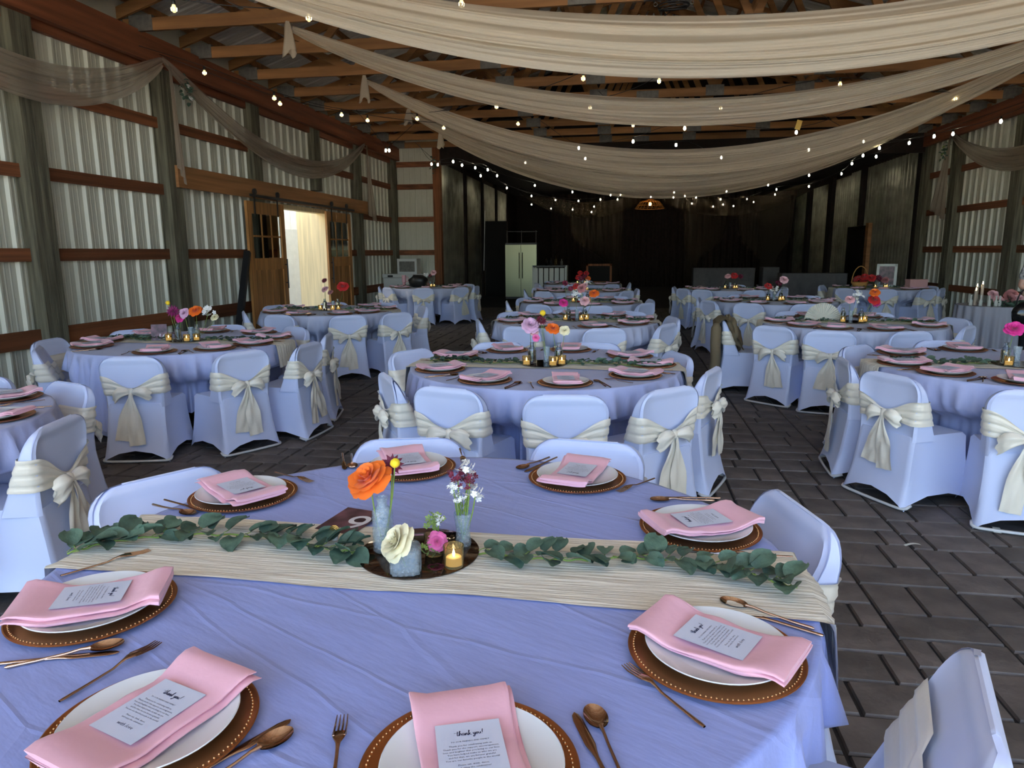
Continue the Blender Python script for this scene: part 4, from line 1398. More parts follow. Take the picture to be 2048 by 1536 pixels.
garland('eucalyptus garland on the front table beside the tealight', [(-0.35, 1.64), (-0.23, 1.63), (-0.104, 1.635), (0.019, 1.665), (0.142, 1.668), (0.259, 1.645), (0.333, 1.604), (0.405, 1.56)], 44, 8, True, scale=1.25)
for tk, (cx, cy) in TABLE_AT.items():
    if tk in ('front', 'l1'):
        continue
    D = DESC[tk]
    n = 40 if tk in NEAR else 26
    garland('eucalyptus garland on the door side of the ' + D, [(cx - .82, cy + .02), (cx - .6, cy + .05), (cx - .4, cy - .03), (cx - .16, cy + .01)], n, 11 + len(D) + int(cy * 7), False, scale=1.15)
    garland('eucalyptus garland on the far side of the ' + D if False else 'eucalyptus garland away from the door on the ' + D, [(cx + .16, cy), (cx + .4, cy + .04), (cx + .6, cy - .03), (cx + .82, cy + .02)], n, 12 + len(D) + int(cy * 5), False, scale=1.15)
ARR = dict(c2=[('rose', 'lilac', .058, -.10, .27), ('dahlia', 'burgundy', .04, -.02, .31), ('ball', 'yellow', .02, -.01, .36), ('rose', 'orange', .045, .06, .25), ('rose', 'blush', .03, -.07, .22), ('rose', 'cream', .035, .14, .24), ('rose', 'pink', .024, -.055, .19)],
           c3=[('rose', 'magenta', .05, -.14, .20), ('rose', 'blush', .055, .10, .22), ('rose', 'orange', .055, .20, .30), ('dahlia', 'burgundy', .04, -.12, .42), ('ball', 'burgundy', .03, -.06, .36), ('rose', 'dusty', .05, .06, .36), ('spray', 'white', .04, 0, .30)],
           c4=[('rose', 'red', .05, -.08, .24), ('rose', 'blush', .045, .06, .26), ('dahlia', 'burgundy', .05, 0, .36), ('spray', 'white', .04, .1, .3)],
           c5=[('rose', 'red', .06, -.05, .26), ('dahlia', 'burgundy', .06, .08, .28), ('rose', 'orange', .05, .14, .24)],
           c6=[('rose', 'red', .06, -.05, .26), ('rose', 'red', .06, .1, .25)],
           l2=[('dahlia', 'plum', .06, -.10, .27), ('rose', 'magenta', .05, -.06, .21), ('rose', 'lilac', .045, -.01, .25), ('rose', 'orange', .058, .13, .27), ('spray', 'white', .045, .24, .26), ('ball', 'yellow', .02, -.17, .34), ('rose', 'cream', .035, .27, .21)],
           l3=[('dahlia', 'burgundy', .045, -.08, .40), ('rose', 'blush', .05, -.06, .28), ('rose', 'red', .075, .20, .32), ('rose', 'dusty', .04, .0, .24)],
           l4=[('rose', 'blush', .06, .10, .32), ('spray', 'white', .05, -.06, .27), ('dahlia', 'burgundy', .05, .02, .25)],
           r1=[('rose', 'magenta', .055, -.04, .24), ('rose', 'orange', .055, .07, .26), ('spray', 'white', .04, .12, .2)],
           r2=[('rose', 'blush', .05, -.02, .24), ('rose', 'red', .06, .22, .24), ('rose', 'orange', .05, .21, .32), ('dahlia', 'magenta', .05, .25, .20), ('spray', 'white', .04, .05, .30)],
           r3=[('rose', 'red', .06, -.09, .22), ('rose', 'blush', .065, .13, .32), ('dahlia', 'burgundy', .06, .06, .27), ('spray', 'white', .05, .0, .16)],
           r4=[('rose', 'blush', .06, -.05, .25), ('rose', 'red', .07, .08, .26), ('dahlia', 'burgundy', .06, .2, .25)],
           r5=[('rose', 'red', .08, -.3, .22), ('rose', 'red', .08, -.16, .2), ('dahlia', 'burgundy', .08, -.02, .2), ('rose', 'dusty', .07, .1, .16)])
CN = dict(rose='rose', dahlia='dahlia', ball='billy button', spray='filler blossom')
for tk, fl in ARR.items():
    cx, cy = TABLE_AT[tk]
    D = DESC[tk]
    tr = thing('mirror_tray', 'round dark mirror tray on the ' + D, 'tray', (cx, cy, ZT + 0.0095), 0, 'mirror trays')
    MB().lathe([(0, 0), (0.155, 0), (0.155, 0.003), (0, 0.003)], 40).obj('mirror', 'tray_mirror', tr)
    z = ZT + 0.0125
    vx = [-.085, .01, .10]
    for k, v in enumerate(vx):
        vs = put('glass_vase', V['bottle' if k != 1 else 'trumpet'], None, (cx + v, cy + (.05 if k == 1 else .0), z))
        vs.scale = (1.1, 1.1, 1.25)
        tag(vs, '%s clear glass bud vase on the %s' % (('first', 'second', 'third')[k], D), 'vase', 'bud vases on the ' + D)
    for k, (kind, c, R, dx, dz) in enumerate(fl):
        b = min(range(3), key=lambda q: abs(vx[q] - dx))
        flower(kind, c, R, (cx + vx[b], cy + (.05 if b == 1 else .0), z + .015), (cx + dx, cy + rnd.uniform(-.03, .03), ZT + dz), '%s %s at %s on the %s' % (c, CN[kind], ('vase height', 'the top', 'the rim', 'the front', 'the edge', 'the outer side', 'the base')[k], D), 'flowers on the ' + D, (rnd.uniform(.5, 1.1), rnd.uniform(-.5, .5), 0))
    for k, (dx, dy) in enumerate(((-.11, -.10), (.07, -.11), (.125, -.05))):
        votive(cx + dx, cy + dy, z, '%s lit amber tealight on the %s' % (('first', 'second', 'third')[k], D), 'tealights on the ' + D, 1.15)

# ------------------------------------------------------------------ hanging fabric
def swag(name, label, A, B, sag, width, folds, m, group, depth=0.12, skew=0.0, end=0.22, nu=64, seed=0):
    A, B = Vector(A), Vector(B)
    r = random.Random(seed)
    ph = [r.uniform(0, 6) for _ in range(4)]
    L = (B - A)
    side = Vector((0, 0, 1)).cross(L).normalized()
    O = A.copy()
    def f(u, v):
        t = u
        k = 4 * t * (1 - t) * (1 + skew * (t - .5))
        p = L * t + Vector((0, 0, -sag * k))
        w = width * (end + (1 - end) * min(1, (4 * t * (1 - t))) ** 0.6)
        vv = v - .5
        pl = sin(v * folds * 2 * PI + ph[0] + 1.2 * sin(t * 4 + ph[1]))
        fine = sin(v * folds * 5.3 * PI + ph[3] + 2.0 * sin(t * 5 + ph[2])) + 0.6 * sin(v * folds * 11 * PI + ph[1] + 3 * sin(t * 3))
        p = p + Vector((0, 0, vv * w + 0.012 * sin(v * folds * 2 * PI * .5 + ph[2] + t * 3)))
        p = p + side * (depth * (w / width) * (0.35 * pl + 1.1 * sin(PI * v) + 0.10 * fine) + 0.01 * sin(t * 20 + v * 9))
        return tuple(p)
    return tag(MB().grid(f, nu, 72).obj(name, m, None, True, tuple(O)), label, 'drape', group)
GD = 'sheer ceiling drapes'
swag('ceiling_drape', 'wide sheer cream drape swagged across the ceiling, nearest of five', (-4.3, 6.0, 4.22), (5.9, 6.0, 4.17), 1.12, 0.44, 3.5, 'sheer_cream', GD, 0.10, 0.12, seed=1)
swag('ceiling_drape', 'sheer cream drape across the ceiling, second from the front', (-3.95, 8.4, 4.12), (5.6, 8.5, 4.15), 1.10, 0.30, 2.5, 'sheer_cream', GD, 0.08, 0.05, seed=2)
swag('ceiling_drape', 'sheer cream drape across the ceiling, third from the front', (-4.0, 11.0, 4.12), (5.6, 11.0, 4.15), 1.32, 0.36, 2.5, 'sheer_cream', GD, 0.08, 0.05, seed=3)
swag('ceiling_drape', 'sheer cream drape across the ceiling, fourth from the front', (-4.1, 13.6, 4.12), (5.8, 13.6, 4.15), 1.32, 0.36, 2.5, 'sheer_cream', GD, 0.08, 0.0, seed=4)
swag('ceiling_drape', 'sheer cream drape across the ceiling, farthest of five', (-4.1, 15.95, 4.12), (6.0, 15.95, 4.15), 1.30, 0.40, 2.5, 'sheer_cream', GD, 0.08, 0.0, seed=5)
for k, (x_, y_) in enumerate(((-3.98, 8.4), (-4.02, 11.0), (-4.12, 13.6), (-4.1, 15.95))):
    def tl(u, v, k=k):
        a = 2 * PI * u
        r = (0.022 + 0.055 * v ** .7) * (1 + .35 * sin(a * 3 + k + v * 2))
        return (r * cos(a), r * .5 * sin(a), -0.36 * v * (1 if k != 2 else .7) - .05 * v * sin(a * 2 + k))
    tag(MB().grid(tl, 16, 8, closeu=True).obj('drape_tail', 'sheer_cream', None, True, (x_, y_ - .05, 4.2)), 'gathered fabric tail hanging where the %s ceiling drape is tied' % ('second', 'third', 'fourth', 'farthest')[k], 'drape', 'gathered drape tails')
GW = 'sheer wall swags'
swag('wall_swag', 'sheer taupe swag on the steel wall above table number 16', (XL + .30, 4.5, 4.05), (XL + .30, 9.07, 4.02), 0.72, 0.42, 2.5, 'sheer_wall', GW, 0.07, 0, seed=6)
swag('wall_swag', 'sheer taupe swag on the steel wall above the barn doors', (XL + .30, 9.07, 4.06), (XL + .30, 16.53, 4.03), 0.92, 0.34, 2.5, 'sheer_wall', GW, 0.07, 0.25, seed=7)
swag('wall_swag', 'sheer taupe swag on the steel wall behind the candle table', (XR - .32, 17.55, 4.0), (XR - .32, 11.5, 4.02), 0.86, 0.45, 2.5, 'sheer_wall', GW, 0.07, 0, seed=8)
def hang_tail(label, top, bot, w0, w1, seed):
    T_, B_ = Vector(top), Vector(bot)
    def f(u, v):
        w = w0 + (w1 - w0) * v ** 1.2
        p = (B_ - T_) * v
        return (p.x + 0.03 * sin(u * 16 + seed) * v, p.y + (u - .5) * w, p.z - .25 * (u - .5) * v * (1 if seed % 2 else -1))
    tag(MB().grid(f, 22, 14).obj('wall_swag_tail', 'sheer_wall', None, True, tuple(T_)), label, 'drape', 'hanging tails of the wall swags')
hang_tail('loose sheer tail hanging beyond the barn doors', (XL + .3, 16.6, 4.03), (XL + .25, 16.95, 2.35), 0.08, 0.75, 1)
hang_tail('loose sheer tail hanging by the bay corner post', (XR - .32, 17.6, 4.0), (XR - .3, 17.95, 2.3), 0.08, 0.75, 2)
hang_tail('loose sheer tail hanging down the post behind table number 16', (XL + .3, 9.2, 4.0), (XL + .28, 9.3, 2.6), 0.06, 0.16, 3)
def posy(label, loc, col, s=1.0):
    t = thing('greenery_posy', label, 'foliage', loc, 0, 'posies pinned to the wall posts')
    lm = MB()
    for k in range(26):
        q = Vector((rnd.gauss(0, .035), rnd.gauss(0, .05), rnd.gauss(-.05, .09))) * s
        lm.add(leaf_mb.v, leaf_mb.f, Matrix.Translation(q) @ Euler((rnd.uniform(-1, 1), rnd.uniform(-1, 1), rnd.uniform(0, 6))).to_matrix().to_4x4() @ Matrix.Scale(1.2, 4))
    tag(lm.obj('leaves', 'eucalyptus', t, True), kind='stuff')
    put('bloom', bloom('rose', .035, col), t, (0.04 if loc[0] < 0 else -0.04, -.02, 0.02), (0, .9 if loc[0] < 0 else -.9, 0))
    put('bloom', bloom('rose', .035, col), t, (0.04 if loc[0] < 0 else -0.04, 0.02, -.13), (0, .9 if loc[0] < 0 else -.9, 0))
posy('white rose posy pinned under the knot of the wall swags', (XL + .33, 9.5, 3.78), 'white')
posy('dark green posy by the corner post near the freezer', (-5.1, YB - .34, 3.9), 'green', 1.2)
posy('dark green posy pinned to the post behind the candle table', (XR - .36, 17.7, 3.75), 'green', 1.2)

# ------------------------------------------------------------------ string lights
bulb_prof = [(0.0, -0.066), (0.010, -0.064), (0.018, -0.054), (0.022, -0.040), (0.021, -0.024), (0.014, -0.008), (0.012, 0.0)]
sock_prof = [(0.0, -0.002), (0.014, -0.002), (0.016, 0.004), (0.016, 0.030), (0.010, 0.040), (0.004, 0.05), (0, 0.05)]
bulb_near = MB().lathe(bulb_prof, 16).mesh('bulb', 'bulb', True)
bulb_far = MB().lathe(bulb_prof, 10).mesh('bulb', 'bulb_far', True)
fil_me = MB()
for k_ in range(4):
    a_ = k_ * PI / 2 + .4
    fil_me.tube([(0.0225 * cos(a_), 0.0225 * sin(a_), -0.026), (0.0235 * cos(a_ + .25), 0.0235 * sin(a_ + .25), -0.040), (0.0195 * cos(a_), 0.0195 * sin(a_), -0.052)], 0.0022, 5)
fil_me = fil_me.mesh('filament', 'filament', True)
sock_me = MB().lathe(sock_prof, 12).mesh('socket', 'black_plastic', 0.8)
def light_string(label, pts, far, ends):
    """pts: bulb positions on the 3.55 m line"""
    C = Vector((0, 0, CAM_H))
    P = []
    for q in pts:
        v = Vector((q[0], q[1], q[2] if len(q) > 2 else 3.55)) - C
        if q[1] > 30:
            v = v * (29.5 / q[1])
        P.append(C + v)
    O = P[0].copy()
    t = thing('string_lights', label, 'string lights', tuple(O), 0, 'festoon light strings')
    tops = [p + Vector((0, 0, 0.10)) - O for p in P]
    path = [Vector(e) - O for e in ends[:1]] + tops + [Vector(e) - O for e in ends[1:]]
    MB().tube(catmull(path, 5), 0.0045, 5).obj('cable', 'black_plastic', t, True)
    for p in P:
        s = put('socket', sock_me, t, tuple(p - O + Vector((0, 0, 0.052))))
        put('bulb', bulb_far if far else bulb_near, s)
        if not far:
            put('filament', fil_me, s)
light_string('three large festoon bulbs hanging nearest the camera', [(-3.83, 5.91), (-2.81, 6.33), (-1.4, 6.22)], False, [(-6.0, 5.6, 4.1), (0.4, 6.0, 4.25)])
light_string('festoon string looping from the header beam to the first drapes', [(-5.6, 9.2, 3.88), (-4.69, 9.32), (-4.26, 10.58), (-3.24, 11.11), (-1.86, 10.43), (-0.54, 8.99)], False, [(-6.1, 8.6, 4.1), (0.45, 8.8, 4.2)])
light_string('festoon string looping behind the second ceiling drape', [(-4.9, 9.9, 3.60), (-4.04, 11.09), (-3.04, 11.98), (-1.76, 11.84), (-0.54, 10.76), (0.37, 9.29)], False, [(-6.1, 9.0, 4.1), (0.5, 8.9, 4.2)])
light_string('festoon string reaching toward the header beam above the candle table', [(4.47, 11.08), (2.63, 9.89), (1.34, 11.15), (0.09, 12.35)], False, [(6.9, 12.2, 4.1), (-0.5, 12.7, 4.2)])
light_string('festoon string under the middle trusses with a paper tag', [(2.95, 13.62), (0.96, 12.81), (0.11, 14.11), (-0.96, 14.76)], True, [(4.5, 14.2, 4.2), (-1.8, 15.2, 4.2)])
light_string('festoon string above the farthest ceiling drape', [(5.59, 14.59), (5.11, 15.99), (3.74, 16.01), (2.09, 16.88), (0.95, 14.73), (-0.92, 16.43), (-2.34, 16.87)], True, [(7.0, 14.4, 4.1), (-3.4, 17.2, 4.2)])
light_string('festoon string along the header beam over the candle table', [(6.02, 13.13), (5.81, 14.35), (5.45, 15.37), (4.49, 14.98)], True, [(7.0, 12.6, 4.1), (3.6, 15.2, 4.2)])
light_string('pair of small festoon bulbs at the barn door header', [(-4.86, 14.33), (-4.79, 14.34)], True, [(-5.3, 13.9, 4.305), (-4.4, 15.2, 4.305)])
light_string('far festoon string from the corner post into the bay', [(-4.55, 16.69), (-3.94, 16.34), (-3.69, 17.6), (-3.49, 19.54), (-2.83, 22.56), (-1.85, 25.29), (-0.56, 26.96), (0.95, 28.32)], True, [(-5.0, 17.2, 4.1), (1.6, 28.9, 3.9)])
light_string('far festoon string beside the corrugated wall by the refrigerator', [(-4.43, 16.82), (-3.89, 17.03), (-3.47, 18.08), (-3.83, 23.23), (-2.8, 29.03), (-1.45, 33.64)], True, [(-5.0, 16.9, 4.1), (-.9, 29.6, 3.6)])
light_string('low far festoon string in front of the brown backdrop', [(-3.93, 19.45), (-3.48, 26.74), (-1.93, 29.83), (-1.01, 29.19), (-0.33, 29.35), (-0.2, 27.04)], True, [(-4.6, 19.35, 3.8), (0.3, 26.4, 3.8)])
light_string('lowest far festoon string over the stage curtain', [(-4.1, 31.52), (-3.56, 34.67), (-2.6, 35.77), (-1.78, 38.3)], True, [(-4.6, 29.0, 3.7), (-.9, 29.6, 3.6)])
light_string('far festoon string along the shiny corrugated wall', [(5.16, 17.17), (5.38, 18.69), (5.81, 21.05), (5.9, 24.91), (5.08, 25.88), (4.84, 30.34), (4.07, 35.08), (2.88, 32.62), (1.83, 28.79)], True, [(5.6, 16.4, 4.1), (1.2, 28.4, 3.8)])
light_string('far festoon string crossing above the black door', [(5.51, 17.41), (5.02, 21.27), (4.46, 24.05), (3.49, 26.33), (2.71, 29.0), (1.69, 26.34)], True, [(6.3, 16.6, 4.1), (1.2, 25.8, 3.8)])
light_string('clustered far festoon string by the sheer stage curtain', [(5.49, 28.16), (5.43, 32.28), (4.98, 34.94), (4.34, 33.68), (3.81, 30.37), (2.21, 28.11)], True, [(6.6, 27.6, 3.8), (1.7, 27.6, 3.8)])
cc = thing('cable_coil', 'black coiled cable hung from eye hooks under a truss', 'cable', (0.48, 8.72, 4.2))
cl_ = MB()
for k in range(4):
    cl_.tube([((0.15 + .008 * k) * cos(a * PI / 12), (0.06 + .01 * k) * sin(a * PI / 12), 0.012 * k + .02 * sin(a * PI / 12 + k)) for a in range(25)], 0.008, 6)
cl_.obj('coil', 'black_plastic', cc, True)
for s in (-1, 1):
    MB().tube([(s * .2 + .02 * cos(a * PI / 8), 0, .06 + .02 * sin(a * PI / 8)) for a in range(17)], 0.004, 6).obj('eye_hook', 'plate_steel', cc, True)
tag(MB().box((-.045, -.003, -.16), (.045, .003, 0), Matrix.Rotation(.25, 4, 'Y')).obj('paper_tag', 'gold', None, False, (2.93, 13.3, 3.72)), 'small gold paper tag hanging under a truss', 'tag')

# ------------------------------------------------------------------ the dark bay and the back of the room
def gathered(label, x0, x1, y, z0, z1, m, folds, group, tie=None, amp=.06):
    def f(u, v):
        z = z1 + (z0 - z1) * v
        xx = x0 + (x1 - x0) * u
        if tie:
            k = math.exp(-((z - tie[1]) / .75) ** 2)
            xx = xx * (1 - .75 * k) + (tie[0]) * .75 * k
        return (xx - x0, amp * sin(u * folds * 2 * PI) * (.6 + .4 * v), z)
    tag(MB().grid(f, folds * 8, 14).obj('stage_curtain', m, None, True, (x0, y, 0)), label, 'curtain', group)
gathered('brown pleated backdrop curtain across the far wall', -3.2, 5.6, 31.5, 0.02, 4.0, 'dark_brown', 34, 'stage curtains')
gathered('sheer curtain tied back beside the chalkboard easel', -2.3, -0.1, 30.6, 0.05, 3.7, 'sheer_dark', 9, 'stage curtains', (-.3, 1.0))
gathered('sheer curtain tied back in the middle of the stage', 2.3, 4.0, 29.5, 0.05, 3.6, 'sheer_dark', 9, 'stage curtains', (2.5, 1.0))
gathered('sheer curtain gathered beside the shiny corrugated wall', 4.3, 6.4, 29.0, 0.05, 3.6, 'sheer_dark', 9, 'stage curtains', (5.6, 1.0))
for k, (a, b, s, lb) in enumerate((((-4.2, 28.6, 3.95), (1.0, 29.4, 3.85), .75, 'dark sheer swag over the stage on the refrigerator side'), ((1.0, 29.4, 3.85), (6.9, 27.5, 3.95), .75, 'dark sheer swag over the stage on the corrugated wall side'))):
    swag('stage_swag', lb, a, b, s, .6, 2.5, 'sheer_dark', 'stage swags', .08, 0, seed=20 + k)
mat('rattan', (0.50, 0.25, 0.07), 0.8)
mat('lamp_glow', (1, .6, .2), .5, emit=(1, .50, .14), estr=6)
pl = thing('pendant_lamp', 'warm glowing rattan pendant lamp above the stage', 'lamp', (0.9, 27.6, 3.1))
for k in range(22):
    a = 2 * PI * k / 22
    MB().tube([(.08 * cos(a), .08 * sin(a), .34), (.36 * cos(a), .36 * sin(a), .24), (.55 * cos(a), .55 * sin(a), 0)], .012, 5).obj('rib', 'rattan', pl, True)
for R, z in ((.55, 0), (.46, .13), (.3, .27)):
    MB().tube([(R * cos(a * PI / 12), R * sin(a * PI / 12), z) for a in range(25)], .012, 5).obj('hoop', 'rattan', pl, True)
MB().ball((0, 0, .16), .06, 12, 8).obj('bulb', 'lamp_glow', pl, True)
MB().tube([(0, 0, .34), (0, 0, .9)], .008, 6).obj('cord', 'black_plastic', pl)
mat('stainless', (0.22, 0.23, 0.15), .30, metal=1.0)
fr = thing('refrigerator', 'stainless steel double-door refrigerator in the dark bay', 'refrigerator', (-3.22, 22.2, 0))
MB().box((-.5, 0, .05), (.5, .7, 1.80)).obj('body', 'black_plastic', fr)
for s in (-1, 1):
    d_ = MB().box((min(.006 * s, .495 * s), -.06, .12), (max(.006 * s, .495 * s), -.002, 1.74)).obj('door', 'stainless', fr)
    MB().tube([(s * .05, -.10, .7), (s * .05, -.10, 1.5)], .012, 6).obj('handle', 'black_steel', d_)
sh = thing('wire_shelf', 'wire rack standing on top of the refrigerator', 'shelf', (-3.22, 22.3, 1.80))
for x_ in (-.46, 0, .46):
    MB().tube([(x_, 0, 0), (x_, 0, .38)], .012, 6).obj('post', 'plate_steel', sh)
MB().box((-.46, -.02, .34), (.46, .3, .36)).obj('shelf_board', 'black_steel', sh)
rk = thing('white_cart', 'white slatted bar cart beside the refrigerator', 'cart', (-2.32, 22.0, 0))
mat('dim_white', (.7, .72, .66), .6)
for k in range(6):
    MB().box((-.48 + k * .165, 0, .12), (-.345 + k * .165, .03, 1.02)).obj('slat', 'dim_white', rk)
for x_ in (-.52, .5):
    MB().box((x_, -.01, 0), (x_ + .06, .45, 1.1)).obj('side_post', 'dim_white', rk)
MB().box((-.5, -.02, 1.05), (.52, .5, 1.10)).obj('top', 'black_plastic', rk)
for k, (dx, h, mm) in enumerate(((-.4, .22, 'black_plastic'), (-.1, .28, 'glass'), (.05, .24, 'black_plastic'), (.2, .30, 'amber_glass'), (.38, .2, 'plate_steel'))):
    tag(MB().lathe([(0, 0), (.04, 0), (.04, h * .6), (.015, h * .75), (.015, h), (0, h)], 12).obj('bottle', mm, None, True, (-2.32 + dx, 22.2, 1.10)), ('squat black bottle', 'clear bottle', 'slim black bottle', 'amber bottle', 'steel shaker')[k] + ' on the white slatted cart', 'bottle', 'bottles on the cart')
es = thing('easel_sign', 'wood framed blank chalkboard on an easel before the stage', 'sign', (-.72, 20.6, 0))
MB().box((-.32, 0, .66), (.32, .03, 1.12)).obj('board', 'dark_tarp', es)
for a, b in (((-.37, -.01, .62), (.37, .04, .67)), ((-.37, -.01, 1.11), (.37, .04, 1.17)), ((-.37, -.01, .62), (-.31, .04, 1.17)), ((.31, -.01, .62), (.37, .04, 1.17))):
    MB().box(a, b).obj('frame_bar', 'corner_wood', es)
for x_ in (-.34, .34):
    MB().bar((x_ * 1.15, .02, 0), (x_ * .9, .05, 1.15), .04, .03, (0, 1, 0)).obj('leg', 'corner_wood', es)
MB().bar((0, .5, 0), (0, .06, 1.1), .04, .03, (0, 1, 0)).obj('leg', 'corner_wood', es)
sp = thing('speaker_tower', 'tall glossy black cabinet beside the dark corrugated wall', 'speaker', (-4.35, 24.0, 0), rad(8))
MB().box((-.38, 0, 0), (.38, .5, 2.55)).obj('body', 'dark_tarp', sp)
MB().tube([(-.42, -.03, .9), (-.36, -.03, 2.9)], .014, 6).obj('pole', 'frame_white', sp)
mat('charcoal_cloth', (.16, .15, .15), .85, var=.1)
for x0, x1, y, h, lb in ((4.55, 6.35, 21.6, .86, 'long grey draped table before the corrugated wall'), (2.3, 4.3, 24.5, .95, 'long grey draped head table on the stage'), (4.5, 5.0, 24.2, .98, 'small grey draped stand beside the head table')):
    dt = thing('draped_table', lb, 'table', ((x0 + x1) / 2, y, 0), 0, 'grey draped tables')
    w = (x1 - x0) / 2
    def skirt(u, v, w=w, h=h):
        per = u * (4 * w + 1.4)
        if per < 2 * w: x_, y_ = -w + per, 0
        elif per < 2 * w + .7: x_, y_ = w, per - 2 * w
        elif per < 4 * w + .7: x_, y_ = w - (per - 2 * w - .7), .7
        else: x_, y_ = -w, .7 - (per - 4 * w - .7)
        k = .02 * sin(per * 18) * v
        return (x_ * (1 + k * .3), y_ - k * (1 if y_ < .35 else -1), h * (1 - v) + .01 * v)
    MB().grid(skirt, 120, 6, closeu=True).obj('skirt', 'charcoal_cloth', dt, True)
    MB().box((-w, 0, h - .01), (w, .7, h)).obj('top', 'charcoal_cloth', dt)
# freezer corner
mat('appliance', (.62, .63, .60), .4)
fz = thing('chest_freezer', 'white chest freezer in the corner by the barn door', 'freezer', (-5.72, 18.35, 0))
MB().box((-.6, -.3, .04), (.6, .38, .86)).obj('body', 'appliance', fz)
MB().box((-.62, -.32, .87), (.62, .4, .96)).obj('lid', 'appliance', fz)
for x_ in (-.4, .3):
    MB().box((x_ - .07, -.33, .885), (x_ + .07, -.321, .935)).obj('badge', 'black_plastic', fz)
for x_ in (-.55, .5):
    MB().box((x_, -.28, 0), (x_ + .06, -.2, .04)).obj('foot', 'black_plastic', fz)
mw = thing('countertop_oven', 'small white box oven on the chest freezer', 'oven', (-5.72, 18.4, .96))
MB().box((-.27, -.16, .0), (.27, .2, .40)).obj('body', 'appliance', mw)
MB().box((-.21, -.168, .06), (.21, -.16, .33)).obj('window', 'plate_steel', mw)
mat('tumbler_pink', (.62, .33, .36), .4)
tu = thing('tumbler', 'pink handled tumbler on the table by the chest freezer', 'tumbler', (-5.02, 15.75, ZT + .002))
MB().lathe([(0, 0), (.036, 0), (.036, .09), (.048, .10), (.05, .24), (.045, .255), (0, .255)], 20).obj('cup', 'tumbler_pink', tu, .7)
MB().tube([(.05, 0, .22), (.095, 0, .21), (.095, 0, .12), (.045, 0, .11)], .010, 6).obj('handle', 'tumbler_pink', tu, True)
MB().tube([(0, 0, .25), (.01, 0, .33)], .004, 6).obj('straw', 'white_plank', tu)
tag(MB().box((-.4, -.22, 0), (.4, .22, .42)).obj('storage_bin', mat('maroon', (.10, .02, .03), .5) and 'maroon', None, False, (-2.15, 20.0, 0)), 'dark red storage bin on the floor of the bay', 'bin')
tag(MB().ball((0, 0, .14), .20, 14, 8, (1.1, .7, .7), .3).obj('handbag', 'black_plastic', None, True, (-4.55, 15.3, ZT)), 'crumpled black bag on the table by the chest freezer', 'bag')
# white frame, pink box and basket on the far table
cx, cy = TABLE_AT['r5']
pf = thing('picture_frame', 'white picture frame standing on the far table', 'picture frame', (cx + .22, cy + .30, ZT), rad(-14))
for a, b in (((-.19, 0, 0), (.19, .02, .05)), ((-.19, 0, .43), (.19, .02, .48)), ((-.19, 0, 0), (-.14, .02, .48)), ((.14, 0, 0), (.19, .02, .48))):
    MB().box(a, b).obj('frame_bar', 'dim_white', pf)
MB().box((-.14, .008, .05), (.14, .014, .43)).obj('photo', 'photo_print', pf)
pb = thing('gift_box', 'pink card box on the far table beside the white frame', 'box', (cx + .62, cy - .2, ZT), .1)
mat('box_pink', (.62, .36, .34), .7)
MB().box((-.17, -.1, 0), (.17, .1, .17)).obj('body', 'box_pink', pb)
MB().box((-.175, -.105, .15), (.175, .105, .185)).obj('lid', 'box_pink', pb)
bk = thing('flower_basket', 'handled basket of red flowers on the far table', 'basket', (cx - .35, cy + .1, ZT))
MB().lathe([(0, 0), (.12, 0), (.17, .12), (.16, .12), (.11, .02), (0, .02)], 20).obj('basket', 'rattan', bk, True)
MB().tube([(.16 * cos(a * PI / 10), 0, .1 + .34 * sin(a * PI / 10)) for a in range(11)], .010, 6).obj('handle', 'rattan', bk, True)
for k in range(9):
    put('bloom', bloom('rose', .07, 'red'), bk, (rnd.uniform(-.12, .16), rnd.uniform(-.12, .1), .14 + rnd.uniform(0, .08)), (rnd.uniform(-.7, .7), rnd.uniform(-.7, .7), 0))
# candle table by the side wall
mat('skirt_white', (.46, .47, .55), .75)
ct = thing('candle_table', 'small round skirted candle table against the side wall', 'table', (5.12, 10.75, 0))
def csk(u, v):
    a = 2 * PI * u
    r = .47 + .03 * v + (.006 + .03 * v) * sin(a * 22 + sin(a * 3))
    return (r * cos(a), r * sin(a), .752 - .735 * v)
MB().grid(csk, 200, 8, closeu=True, flip=True).obj('skirt', 'skirt_white', ct, True)
MB().lathe([(0, .74), (.468, .74), (.47, .752), (0, .753)], 48).obj('tabletop', 'skirt_white', ct)
mat('pillar_wax', (.50, .42, .33), .6)
for k, (dx, dy, h) in enumerate(((.29, -.2, .15), (.40, -.12, .18), (.37, -.02, .22), (-.22, .05, .25), (-.13, .1, .28), (-.29, -.08, .2))):
    p = thing('pillar_candle', ('short front', 'middle', 'tall back', 'slim', 'slim tallest', 'slim shortest')[k] + ' lit cream pillar candle on the skirted table', 'candle', (5.12 + dx, 10.75 + dy, .754), 0, 'pillar candles on the skirted table')
    R = .04 if k < 3 else .02
    MB().lathe([(0, 0), (R, 0), (R, h), (R * .8, h + .003), (0, h - .002)], 16).obj('wax', 'pillar_wax', p, .7)
    put('flame', MB().lathe([(0, h), (.005, h + .008), (.007, h + .018), (.004, h + .03), (0, h + .042)], 8).mesh('flame', 'flame', True), p)
